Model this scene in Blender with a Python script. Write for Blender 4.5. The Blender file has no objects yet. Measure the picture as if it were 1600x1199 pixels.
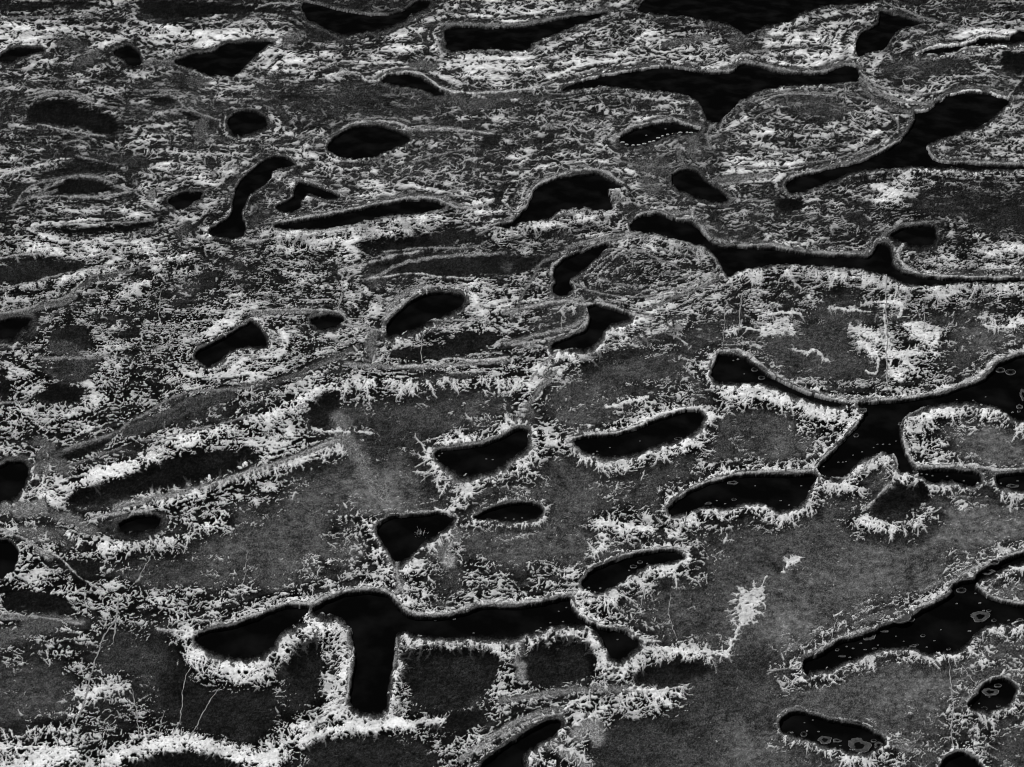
import bpy, math
import numpy as np

# ------------------------------------------------------------------ camera, world, sun, exposure
SC = bpy.context.scene
COL = SC.collection
CAM_H = 100.0
PITCH = math.radians(30.0)          # the camera looks 30 degrees below the horizon
VFOV = math.radians(28.0)
PW, PH = 1600.0, 1199.0             # traced outlines are measured on a 1600 x 1199 survey frame
FPX = (PH / 2) / math.tan(VFOV / 2)

cam_d = bpy.data.cameras.new("camera")
cam = bpy.data.objects.new("camera", cam_d)
COL.objects.link(cam)
cam.location = (0, 0, CAM_H)
cam.rotation_euler = (math.pi / 2 - PITCH, 0, 0)
cam_d.sensor_fit = 'HORIZONTAL'
cam_d.sensor_width = 36.0
cam_d.lens = 36.0 * FPX / PW
cam_d.clip_start = 1.0
cam_d.clip_end = 20000.0
SC.camera = cam

SUN_EL, SUN_AZ = math.radians(48), math.radians(-35)   # high sun ahead of and left of the camera
world = bpy.data.worlds.new("World")
SC.world = world
world.use_nodes = True
wn, wl = world.node_tree.nodes, world.node_tree.links
wn.clear()
sky = wn.new('ShaderNodeTexSky')
sky.sky_type = 'NISHITA'
sky.sun_disc = False
sky.sun_elevation = SUN_EL
sky.sun_rotation = SUN_AZ
bw = wn.new('ShaderNodeRGBToBW')        # black and white photograph: neutral daylight
bg = wn.new('ShaderNodeBackground')
bg.inputs['Strength'].default_value = 0.06
wo = wn.new('ShaderNodeOutputWorld')
wl.new(sky.outputs[0], bw.inputs[0])
wl.new(bw.outputs[0], bg.inputs['Color'])
wl.new(bg.outputs[0], wo.inputs['Surface'])
sun_d = bpy.data.lights.new("sun", 'SUN')
sun_d.energy = 3.2
sun_d.angle = math.radians(0.5)
sun = bpy.data.objects.new("sun", sun_d)
COL.objects.link(sun)
sun.rotation_euler = (math.pi / 2 - SUN_EL, 0, -SUN_AZ + math.pi)
SC.view_settings.view_transform = 'Standard'
SC.view_settings.look = 'None'
SC.view_settings.gamma = 1.0
SC.view_settings.exposure = 0.4
SC.render.engine = 'CYCLES'
SC.cycles.filter_width = 1.0

#FIELD-BEGIN
# ------------------------------------------------------------------ survey data of the marsh
# pools: outline points, (lip far, lip near), fringe widths (far, near, left, right), fringe strength, label
POOLS = [
 ("p01", "0,90 13,80 40,75 67,78 57,83 33,88 20,97 0,95 -20,96 -20,90", (3,4), (0,0,0,0), 0, "small black pool at the far left edge of the marsh"),
 ("p02", "273,98 300,87 333,82 353,72 383,68 427,65 407,78 377,110 360,118 327,117 300,107", (4,3), (0,4,0,0), .5, "black wedge-shaped pool tapering to a point on its right, in the pale crust at far left"),
 ("p03", "177,84 198,73 213,80 220,96 214,105 200,100 191,90", (3,3), (0,0,0,0), 0, "tiny dark pool left of the black wedge-shaped pool"),
 ("p05", "357,190 370,178 393,175 410,182 417,197 397,205 370,210 360,200", (3,4), (0,0,0,0), 0, "small rounded dark pool between the ringed oval and the black lens-shaped pool"),
 ("p08", "265,312 287,303 317,302 307,313 283,328 270,323", (3,3), (0,4,0,0), .5, "very small triangular dark pool above the long dark streak at left"),
 ("p09", "430,245 462,257 430,267 420,283 393,303 377,333 383,357 373,372 340,370 327,363 360,337 368,300 383,277 410,255", (3,3), (3,3,4,3), .5, "dark crooked pool running steeply down, like a bent leg"),
 ("p10", "433,323 457,310 463,293 473,288 507,297 530,308 505,311 485,303 472,312 467,328 443,332", (3,3), (3,3,3,3), .4, "small dark hooked pool just above the long curved sliver pool"),
 ("p11", "432,353 480,346 530,336 600,322 640,315 680,316 693,325 660,332 600,338 540,352 480,359 446,359", (7,3), (3,22,0,4), .8, "long thin black sliver pool left of centre with a pale far bank"),
 ("p13", "475,5 500,8 533,17 580,24 620,22 655,3 672,5 650,20 615,38 570,50 530,52 500,38 478,26", (3,6), (0,3,0,0), .3, "broad dark crescent basin at the top, left of centre"),
 ("p14", "696,53 700,47 720,43 766,45 816,43 850,38 893,27 946,21 906,38 873,50 833,67 820,78 766,77 706,78 698,67", (6,3), (4,4,2,0), .5, "black slab-shaped pool with a square left end and a thin tail to the right"),
 ("p15", "596,126 613,118 640,117 656,122 673,133 693,147 676,146 650,137 620,133", (5,4), (3,0,0,0), .5, "thin curved black pool hanging under a pale bank, upper left of centre"),
 ("p16", "513,230 533,210 558,199 583,198 610,203 638,217 625,228 600,238 583,246 550,248 525,243", (7,2), (3,8,4,4), .6, "black lens-shaped pool with pale rings along its far bank"),
 ("p17", "773,353 800,350 826,320 836,297 866,283 900,277 933,275 963,290 970,295 950,297 953,313 956,327 930,328 910,325 880,328 853,343 820,347 793,357", (7,2), (4,18,3,4), .8, "black hooked pool with a ragged bright near shore, top centre"),
 ("p18", "970,217 990,205 1020,198 1053,194 1080,200 1093,203 1086,209 1060,209 1040,213 1020,223 990,229 975,225", (7,3), (2,0,3,0), .4, "small dark pool edged by a dashed white rim"),
 ("p19", "1050,280 1058,270 1085,268 1103,287 1126,300 1136,313 1116,315 1086,307 1058,295", (5,4), (2,0,0,0), .4, "dark comma-shaped pool to the right of the black hooked pool"),
 ("p20", "985,352 1000,339 1030,337 1060,347 1085,353 1103,372 1122,387 1165,388 1220,392 1270,400 1330,402 1360,402 1372,385 1387,385 1392,403 1398,420 1420,431 1465,437 1500,438 1600,436 1720,437 1720,442 1600,441 1500,443 1445,447 1410,442 1385,430 1340,421 1290,416 1240,414 1190,417 1155,424 1138,432 1125,412 1103,386 1060,375 1020,365 995,363", (8,3), (4,17,3,3), .8, "long black channel winding from the centre to the right edge below the far islands"),
 ("p21", "1000,12 1010,0 1060,-18 1370,-18 1358,4 1300,7 1266,15 1252,20 1233,33 1200,40 1176,50 1163,52 1133,37 1100,30 1066,25 1030,22 1000,18", (3,3), (0,3,0,0), .3, "wide black pool cut by the top edge, dipping to a point"),
 ("p22", "1376,20 1400,26 1440,37 1420,42 1400,50 1380,77 1356,83 1340,88 1343,56 1372,40", (4,2), (0,3,3,0), .5, "black bow-tie pool in the pitted crust near the top right"),
 ("p23", "1431,88 1443,80 1466,75 1510,71 1533,60 1576,62 1593,50 1640,50 1640,64 1580,65 1560,67 1533,71 1513,72 1486,82 1466,85 1448,83", (5,5), (5,4,4,0), .9, "thin wavy black pool reaching the right edge under a bright bank"),
 ("p24", "880,141 905,130 940,120 990,112 1030,107 1066,108 1100,115 1140,115 1155,105 1175,103 1215,115 1245,117 1290,115 1310,105 1335,105 1342,118 1335,127 1300,130 1260,133 1220,135 1185,143 1160,155 1140,175 1120,192 1105,185 1095,165 1078,150 1040,143 1000,140 950,135 915,137", (7,3), (3,5,0,3), .5, "wide black pool with a downward spike between two pale islands, upper right"),
 ("p25", "1430,177 1450,174 1466,160 1490,148 1516,145 1550,150 1576,157 1563,173 1533,197 1500,207 1466,218 1450,228 1453,241 1465,253 1520,258 1600,261 1720,261 1720,265 1600,265 1500,262 1433,260 1366,265 1326,270 1300,282 1266,295 1240,302 1230,297 1233,283 1266,273 1300,263 1333,257 1366,245 1400,227 1423,203 1430,190", (6,5), (3,8,3,3), .6, "broad black wing-shaped pool sweeping down from the upper right"),
 ("p26", "1393,370 1416,358 1456,355 1462,373 1453,381 1426,382", (4,6), (0,0,0,0), 0, "faint dark pool above the right half of the winding channel"),
 ("p28", "-20,506 0,504 27,497 47,500 33,515 17,527 0,529 -20,530", (8,8), (0,0,0,0), 0, "dark pool cut by the left edge above the middle"),
 ("p29", "308,553 350,530 385,509 399,507 417,536 412,543 383,542 362,549 343,563 323,573 312,566", (5,4), (3,5,4,3), .6, "short black bar-shaped pool tilted up to the right in the speckled crust"),
 ("p30", "488,500 510,495 532,497 535,506 505,513 490,508", (6,4), (0,3,0,0), .4, "tiny dark pool at the right end of a grey bank, left of centre"),
 ("p32", "-20,730 0,731 14,724 36,725 43,740 33,767 17,780 0,783 -20,783", (7,8), (0,4,0,8), .5, "dark round pool cut by the left edge beside grey mud"),
 ("p33", "604,518 613,500 643,473 666,463 693,460 720,465 722,477 700,490 680,500 646,515 616,524", (8,7), (5,6,3,4), .5, "dark leaf-shaped pool with grey layered banks, centre left"),
 ("p34", "865,427 880,407 920,391 950,383 937,398 913,420 890,437 894,453 877,462 864,455 870,440", (5,4), (4,3,3,3), .6, "dark bent pool just above the small boot-shaped pool"),
 ("p35", "920,482 940,480 984,496 955,507 940,523 926,540 900,545 863,543 886,530 916,517 922,500", (5,8), (3,14,0,8), .8, "small black boot-shaped pool at the centre"),
 ("p36", "680,710 706,702 750,698 780,687 806,673 822,676 822,697 793,720 770,734 744,742 720,740 700,730 686,721", (5,10), (12,20,26,20), .75, "black kidney-shaped pool inside a wide pale spiky ring, centre"),
 ("p37", "896,690 916,685 966,680 1006,667 1050,650 1085,642 1098,655 1088,670 1062,688 1033,693 1000,707 950,713 916,707", (6,7), (5,13,18,16), .95, "smooth black finger-shaped pool ringed in bright crust, right of centre"),
 ("p38", "1120,560 1140,557 1163,563 1186,580 1226,601 1270,619 1316,631 1305,634 1260,624 1200,602 1166,597 1126,598 1113,587", (5,6), (7,16,14,0), .95, "small black pool with a thin tail under the big round island"),
 ("p39", "1620,550 1600,557 1580,563 1560,573 1540,593 1500,610 1466,620 1416,627 1383,631 1343,632 1352,645 1343,663 1320,687 1298,713 1278,732 1293,748 1320,743 1346,717 1366,710 1392,709 1403,722 1408,737 1440,737 1480,737 1526,742 1531,750 1518,760 1488,751 1455,754 1440,745 1424,732 1412,705 1404,668 1420,648 1453,635 1500,628 1550,634 1576,648 1600,655 1720,660 1720,540", (6,6), (8,13,7,7), .95, "largest black pool, a fork whose arms wrap the islands at the right"),
 ("p40", "1558,747 1600,741 1640,741 1640,765 1600,766 1566,760", (4,5), (0,10,5,0), .9, "little black pool at the right edge beside the forked pool"),
 ("p41", "1046,797 1066,777 1110,757 1160,745 1230,745 1275,745 1266,763 1257,782 1240,793 1215,797 1195,788 1166,785 1140,793 1100,792 1075,800 1050,806", (7,5), (10,14,8,8), .9, "long low black pool with a bright scalloped near shore, right of centre"),
 ("p43", "-20,843 0,846 17,849 28,866 23,889 7,902 0,904 -20,905", (3,3), (0,5,0,10), .8, "smooth dark half-round pool cut by the left edge, lower left"),
 ("p44", "188,820 207,811 233,807 250,812 243,825 213,831 192,829", (6,9), (0,0,0,0), 0, "small dark pool in a grey oval under the long pale ridge at left"),
 ("p45", "307,996 327,988 360,981 400,969 433,954 457,949 483,952 470,969 440,989 424,1012 407,1021 383,1028 357,1026 327,1016 310,1006", (6,9), (7,27,22,17), .95, "black slipper-shaped pool fringed by long bright spikes, lower left"),
 ("p46", "492,952 520,938 545,930 580,928 605,933 617,946 630,960 650,967 690,968 720,963 735,958 757,951 790,952 833,948 870,940 890,937 893,950 900,962 920,974 945,985 967,986 990,998 998,1008 982,1022 965,1032 952,1025 942,1002 925,983 895,975 860,979 830,988 800,996 770,993 733,995 690,997 650,990 625,988 617,1000 614,1030 608,1060 604,1090 602,1108 580,1114 562,1110 548,1098 552,1060 556,1030 553,1008 548,985 535,968 510,960 492,957", (6,9), (7,15,18,17), .85, "black T-shaped pool, its long arm running right and its leg pointing down"),
 ("p47", "590,832 597,818 620,809 665,806 690,803 705,808 708,816 690,831 662,848 642,868 620,879 613,870 600,850", (3,8), (3,14,14,8), .75, "black triangular pool with a tiny pale tuft in it, lower centre"),
 ("p48", "914,906 930,891 966,876 1000,867 1050,862 1066,868 1064,876 1020,882 1000,889 980,905 950,921 925,926 913,919", (5,5), (7,14,8,20), .85, "black tongue-shaped pool sloping up to the right above the T-shaped pool"),
 ("p49", "743,810 770,796 800,788 830,789 848,798 838,809 800,814 766,812", (5,5), (6,8,6,8), .8, "small black lens pool right of the triangular pool"),
 ("p50", "740,1225 753,1199 766,1186 800,1162 833,1141 862,1128 876,1133 868,1147 833,1166 815,1182 818,1200 822,1225", (8,8), (8,16,0,12), .5, "black pool leaving the bottom edge right of the middle"),
 ("p51", "1256,1046 1256,1036 1266,1029 1286,1022 1310,1006 1343,998 1366,990 1386,981 1426,966 1443,956 1486,932 1490,916 1520,909 1533,896 1566,880 1600,868 1720,850 1720,862 1600,880 1550,897 1523,916 1535,930 1566,942 1600,949 1720,955 1720,975 1600,972 1550,976 1530,986 1510,1006 1493,1016 1466,1021 1443,1021 1423,1012 1383,1012 1343,1026 1316,1036 1300,1045 1270,1048 1262,1055", (6,6), (6,11,14,3), .8, "long black branching pool dotted with pale rings at the lower right"),
 ("p52", "1219,1132 1226,1121 1246,1115 1266,1119 1300,1128 1340,1136 1366,1148 1381,1161 1366,1172 1350,1178 1323,1172 1300,1168 1266,1156 1233,1147 1221,1142", (4,6), (2,10,8,8), .7, "black oblong pool with mats along its near shore, bottom right"),
 ("p53", "1512,1104 1530,1086 1538,1071 1566,1063 1583,1072 1585,1086 1573,1101 1546,1110 1525,1109", (4,5), (2,14,6,8), .7, "small oval black pool with a mat and ring, bottom right"),
 ("p54", "1466,1230 1472,1196 1490,1181 1508,1180 1525,1190 1538,1208 1545,1230", (4,5), (6,0,6,6), .9, "dark round pool peeping over the bottom edge at right"),
]

CMAP = """4443431223431122356776534211001454433334
8876678999853257631124566765337876344686
6543343334787586589977877776547876544443
5437743465333222235665443333333444555555
3222333323432222234545666654456446654446
4433476355564334544345554443566565743456
6522357764565555554566654433777655444566
4532357653555677656554435534444555885333
3566665443454445556667653444544543433551
6877776566557653223433345553425554322468
4245655432564532111144434565245555467655
5444553245456554678654443666574433465454
3343345687544455436743457863287414572236
3525445677874546435665567621241336748312
6625444788754344356677620013444320384143
5436544453357443211155113441686544443211
6666544223551231012325115526100664166344
4443347875874323065326147776111134166100
3548831112730011045441023013463335233333
4741134554411101113110131135444422032332
5456544572101450043111157444323105562011
6644544200001250051111123332100000000133
6864211122124356515554412443001110000333
4258787765553456436754244311000000334222
3335433455457335042313553210101123311123
3353000578724733711532533454202221233342
1025411378415826102751264111303431000122
1124331232224417212544546560000000011322
1344354321356668865345541000002211111332
6886567766862111255345510000001123421231""".split()

MMAP = """23323322444432343333
43345444444444554444
32344433444444444344
33344455544554444333
23333332233344443322
22333333233434333323
33333433234444433345
22333343344454444334
44333333455544453356
43222456445543343456
44345555455544455566
22445554454454566556
33333233333444665556
44332232332233455665
33222222222334554544""".split()

# fringes: line, width, side (+1: grows to the right of travel, i.e. downward when the line runs rightwards), strength
FRINGES = [
 ("60,778 90,763 143,740 187,722 233,703 283,684 333,668 400,652 440,640", 19, 1, .85),
 ("400,652 450,628 490,606 520,598 570,592 620,592 665,596 700,590 770,590 830,588", 20, 1, .58),
 ("180,800 230,785 283,772 340,755 400,733 440,724 480,713 540,690", 15, 1, .8),
 ("200,792 283,768 340,752 400,728", 12, -1, .5),
 ("100,826 117,836 150,846 200,848 250,842 300,828 333,806 355,792", 15, 1, .9),
 ("380,1192 440,1165 470,1145 500,1126 530,1108", 12, -1, .8),
 ("400,1199 450,1172 500,1145 550,1128 600,1126 640,1124", 14, 1, .85),
 ("470,508 430,505 405,500", 4, 1, .6),
 ("0,400 60,398 130,404 200,398 260,402", 12, -1, .8),
 ("0,455 50,444 110,430 170,420 240,405 320,396", 10, 1, .8),
 ("150,468 190,455 220,440 260,425 320,412", 12, 1, .8),
 ("1450,786 1434,808 1402,816 1372,812 1346,796", 20, -1, 1.0),
 ("1000,1025 1040,1018 1080,1022 1120,1028", 14, 1, .85),
 ("960,1085 1010,1080 1040,1085", 24, 1, .7),
 ("640,998 700,1004 760,1002 795,1010", 12, 1, .9),
 ("850,1010 870,990 900,980 930,990 945,1030 950,1060", 14, 1, .9),
 ("440,390 520,372 590,362 650,358", 12, 1, .7),
 ("880,560 920,552 960,535 1000,520 1050,505 1080,490", 16, 1, .7),
 ("1110,600 1180,612 1250,628 1310,640 1330,650", 16, 1, .9),
 ("0,1160 60,1150 130,1150", 12, -1, .8),
 ("200,1160 240,1152 300,1155 360,1170 400,1180", 8, -1, .7),
]
# crests of the banks: thin pale broken lines (line; half width; tone)
RIMS = """0,32 60,28 140,25;1.6;.45
50,165 60,152 90,146 125,152 150,165 175,172;1.6;.5
45,150 80,143 120,146 147,158;1.5;.55
233,150 260,150 275,155 290,170 320,182 345,190;1.4;.5
180,145 230,143 280,143;1.2;.45
60,195 90,203 130,210 165,215;1.3;.6
100,225 130,222 140,232;1.2;.5
0,279 30,267 60,261 80,253 110,249;1.8;.75
70,299 95,285 120,277 155,280 185,293 200,298;1.8;.5
50,310 100,309 150,310 200,302;1.5;.55
20,330 40,300 70,285;1.3;.5
270,98 240,98 225,102 210,104;1.3;.45
330,272 350,268 380,255;1.6;.5
100,352 140,350 200,350 245,345;1.7;.5
400,14 430,6 470,8;1.1;.55
480,2 510,12 545,20 600,25 625,22 650,10;1.4;.45
400,68 440,60 455,50 470,62;1.4;.4
515,122 535,114 560,116 572,126 592,127 606,117 640,114 665,121 690,140 720,146 760,146 800,143 850,136 900,129 940,119 1000,109 1040,104;1.7;.68
400,126 460,127 510,125;1.2;.6
690,40 720,39 770,41 820,38 880,27 940,19;2;.42
530,205 550,195 590,190 620,194 650,205 700,203 760,210 800,212;1.6;.62
545,188 600,185 640,192;1.2;.5
440,250 460,256 480,256;1.4;.5
455,285 475,282 500,290 530,303 560,312;1.4;.5
440,348 520,334 600,318 640,310 680,312 700,321 720,327 760,322;1.8;.6
700,300 740,292;1.2;.5
760,355 800,347;1.4;.6
600,395 660,390 740,388 760,378;1.2;.5
745,370 765,360;1.3;.45
1040,104 1080,110 1140,112 1155,102 1180,100 1240,113 1290,112 1320,102 1338,104;1.9;.5
965,215 985,200 1020,192 1050,188 1075,196 1093,201;1.8;.6
960,218 975,208;2.4;.5
800,340 825,320 833,300 850,285 900,268 940,268 965,283 985,290;2.2;.6
985,350 1000,336 1020,333 1035,335 1050,343 1075,342 1085,330;1.5;.6
1088,345 1105,370 1120,380 1160,385 1200,385 1260,396 1330,398 1365,398;2;.55
1110,285 1130,290 1160,285 1190,277 1210,275;1.8;.5
1130,308 1150,312 1195,315;1.2;.55
880,395 905,382 935,375 960,370 1000,365;1.5;.5
930,215 945,208;1.2;.6
1342,122 1355,131 1370,145 1395,156 1425,162 1455,161;2;.45
1343,113 1360,128 1385,140 1420,150 1460,146;1.6;.55
1430,175 1448,174 1462,165 1480,151 1510,143 1540,146 1575,155;1.5;.82
1575,155 1585,140 1597,122;1.5;.6
1432,180 1433,200 1417,215 1392,228 1352,250 1320,260 1280,267 1240,277 1232,288;2;.58
1450,222 1450,235 1462,250 1480,254 1540,256 1600,258;1.6;.55
1440,218 1480,209 1540,194;1.3;.4
1430,88 1445,79 1470,73 1500,71 1520,64 1535,57 1575,59;2;.85
1450,88 1470,82 1485,87 1510,76 1560,72;1.5;.65
1390,365 1410,353 1450,349 1480,345;1.6;.45
1380,5 1420,20 1450,30 1500,45;1.2;.45
1410,385 1402,400 1415,418 1440,430 1500,435 1600,434;1.8;.65
0,492 40,486 70,472 95,470 115,458 122,448;1.8;.52
130,440 150,432 190,428 230,415 280,405;1.4;.45
0,541 40,545 60,548;1.4;.5
50,563 100,562 150,563 165,560 200,562;1.5;.5
0,632 40,628 55,618;1.4;.5
100,707 130,695 180,680 200,665 240,640 260,628 300,615 350,612 400,608;1.8;.45
220,690 260,685 300,675 340,665 400,650;1.5;.5
200,795 260,780 300,770 350,755 400,735 440,725 500,700 530,690;2.2;.55
400,488 440,486 500,486 530,489 540,500 535,508 560,512 590,518 600,522;1.6;.62
545,438 530,425 560,418 580,412 620,400 660,395;2;.6
600,515 605,498 640,468 660,453 700,448 730,450;2.2;.6
560,440 640,430 690,435 740,437;1.5;.7
620,575 680,572 700,562 740,565 790,563;2;.68
520,530 540,540 560,525 580,520;1.6;.55
400,655 440,650 480,632;1.3;.55
690,703 740,696 780,683 800,670 815,645 830,625 855,600 870,580;2.2;.45
800,487 850,477 880,472 910,478 940,476 970,486 1000,496 1020,500;2;.62
800,541 840,535 880,525 910,512 918,500 917,484;2;.6
1010,470 1050,460 1080,455 1110,440 1122,430;1.5;.6
860,430 865,415 885,400;2;.6
985,467 1020,453 1080,452;1.2;.6
830,595 860,560 900,545;1.6;.5
885,690 920,681 970,676 1010,661 1050,645 1090,639 1115,652;2.2;.72
1113,575 1120,553 1150,549 1170,558 1190,573 1220,598 1260,615 1300,625 1350,629 1400,626 1460,614 1530,588 1550,568 1600,548;2.2;.66
1050,795 1075,768 1110,754 1150,743 1200,740 1270,738;2;.62
1345,650 1335,670 1318,692 1290,715 1270,738;2;.58
1408,665 1412,690 1420,715 1435,730 1470,732 1520,730 1560,737 1620,734;2.2;.66
1408,660 1430,645 1450,633;2;.5
1285,745 1320,750 1345,738 1375,712;1.6;.6
1395,712 1403,725 1398,745 1380,770 1350,797;1.8;.6
0,829 20,836 40,845 60,860 75,875;2;.6
40,850 90,872 120,900 160,925;1.2;.65
100,825 140,815 170,806 230,801;2;.6
0,960 40,965 80,971 130,977;2;.55
245,985 300,990 330,979 400,963 440,947 490,944 520,930 560,922 600,925 625,945 650,962 700,960 750,943 800,944 840,941 885,930 905,927 925,903 960,880 1000,863 1050,859 1072,867;2.4;.64
620,880 622,905 630,930;2.4;.55
505,960 530,962 548,980 556,1010 545,1030;2;.62
545,1050 543,1090 520,1110 480,1140;2;.6
595,820 640,805 690,799;1.8;.55
620,1000 618,1030 612,1060;2;.5
893,942 900,955 925,975 960,985 1000,1001 1030,1003;2;.78
975,1080 1020,1082 1070,1075;1.5;.75
770,1190 800,1165 830,1145;2;.55
740,1180 790,1150 840,1125 880,1115;2;.6
1200,1050 1255,1040 1290,1012 1340,990 1365,983;1.6;.6
1400,960 1450,945 1480,925 1500,903 1550,879 1600,864;2;.62
1525,915 1550,935 1600,946;2;.62
1510,1100 1535,1070 1565,1059 1587,1070;1.4;.55
640,500 700,503 760,499;1.3;.6
930,400 950,392 1000,395 1060,420;1.2;.5
950,470 1000,480;1.2;.6
560,560 600,575;1.4;.45
60,745 130,722 190,700;1.6;.4
460,600 500,575 540,560;1.6;.4
0,455 60,440 120,425 200,412;1.3;.55
0,405 80,395 160,398 240,392;1.3;.6
400,378 480,366 560,352;1.4;.6
1180,160 1230,148 1300,150;1.2;.55
960,250 1010,262 1050,262;1.2;.4
80,130 130,124 160,130;1.1;.45
640,255 700,240 740,230;1.2;.5
120,245 160,255 200,262;1.1;.5
850,200 900,192 950,200;1.2;.45
885,432 900,402 940,382 1000,372 1060,378 1105,396 1120,420 1100,440 1050,456 990,466 930,458 890,442;1.2;.5
925,428 960,403 1020,392 1080,402 1096,420 1050,441 980,448 930,434;1.0;.45
960,425 1000,410 1050,412 1060,425 1010,434;.9;.4
1120,215 1140,175 1180,155 1230,146 1320,150 1380,172 1402,203 1355,236 1260,256 1170,264 1122,248;1.1;.45
1165,205 1200,175 1280,163 1345,182 1365,205 1310,228 1220,238 1170,228;.8;.38
1110,235 1105,210 1120,190;1.6;.45"""
# bright solid crust bands: line, width, tone
BANDS = [
 ("1425,512 1440,508 1456,514 1464,527 1458,540", 3.5, .85), ("985,1078 1015,1082 1040,1080", 4, .8), ("1020,1086 1045,1100 1065,1108", 2.5, .85), ("1030,1082 1055,1086 1072,1096", 2.2, .8), ("880,1110 900,1098 930,1090", 3.5, .75), ("900,1135 925,1118 950,1105", 3.5, .75), ("870,1170 900,1178 915,1190", 4, .8),
 ("-20,1215 40,1199 80,1186 110,1178", 15, .78), ("165,1199 200,1178 253,1164 300,1162 350,1176 400,1189 430,1180", 11, .82),
 ("0,1168 30,1172 70,1168", 4, .6),
 ("400,1192 440,1168 475,1148 520,1118 540,1108", 4, .66), ("470,1160 530,1142 590,1138 650,1132 690,1130", 6, .85),
 ("1200,903 1188,922 1175,940", 2.2, .75), ("1158,978 1147,996 1140,1012 1134,1026", 3, .8),
 ("1050,1020 1085,1020 1110,1023 1135,1028", 5.5, .85), ("1000,1020 1030,1014 1060,1018", 3.5, .7),
 ("730,762 718,778 710,794 704,803", 3.2, .85), ("700,800 690,800 703,806", 3.5, .85),
 ("1352,582 1370,584 1372,560", 2, .6), ("1381,478 1384,520 1386,560", 1.6, .6),
 ("1330,516 1350,520 1370,530", 9, .85), ("1345,540 1360,545 1368,555", 6, .85),
 ("1385,560 1410,556 1430,552", 8, .7), ("1392,580 1400,592", 8, .7), ("1412,565 1428,578", 5, .8),
 ("1236,520 1225,505 1204,512 1196,522 1225,518", 7, .72), ("1208,492 1230,488 1250,492", 3, .75),
 ("1240,548 1262,554 1272,548 1285,560 1297,568", 3.5, .85), ("1296,482 1330,487 1360,488", 3, .75),
 ("1346,476 1370,474 1400,474 1410,485 1402,498", 3, .75), ("1415,510 1440,508 1458,518 1466,530", 3, .85),
 ("1140,520 1160,512 1185,518 1200,515", 4, .7), ("940,818 965,820 990,826 1015,832", 6, .85),
 ("930,868 945,845 938,835", 5, .7), ("1060,830 1050,840 1040,828", 5, .7), ("1228,888 1238,880 1246,874", 4, .85), ("1217,896 1226,894", 3, .85),
 ("492,673 520,676 548,675", 2.4, .7), ("560,676 578,680", 2, .7), ("120,1082 140,1088 155,1078 175,1080 200,1074", 7, .75),
 ("130,1092 160,1094", 4, .75), ("110,1122 122,1118 128,1106", 4, .75), 
 ("950,640 990,628 1010,620", 5, .7), ("1000,660 1040,648 1085,640 1100,645 1128,656", 2.6, .62),
 ("1540,510 1565,512 1600,506", 5, .6), ("1560,395 1590,388 1600,392", 6, .85), ("1540,395 1555,400", 3, .8),
 ("1500,50 1540,48 1570,52 1590,44 1610,44", 5, .72), ("1380,300 1410,302 1430,306", 6, .78), ("1355,314 1380,316", 3, .75),
 ("180,740 200,738 150,745", 8, .78),
 ("1177,936 1166,952 1156,966", 18, .66), ("1434,521 1446,528", 13, .62), ("1384,730 1410,760", 1.5, .5),
]
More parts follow.
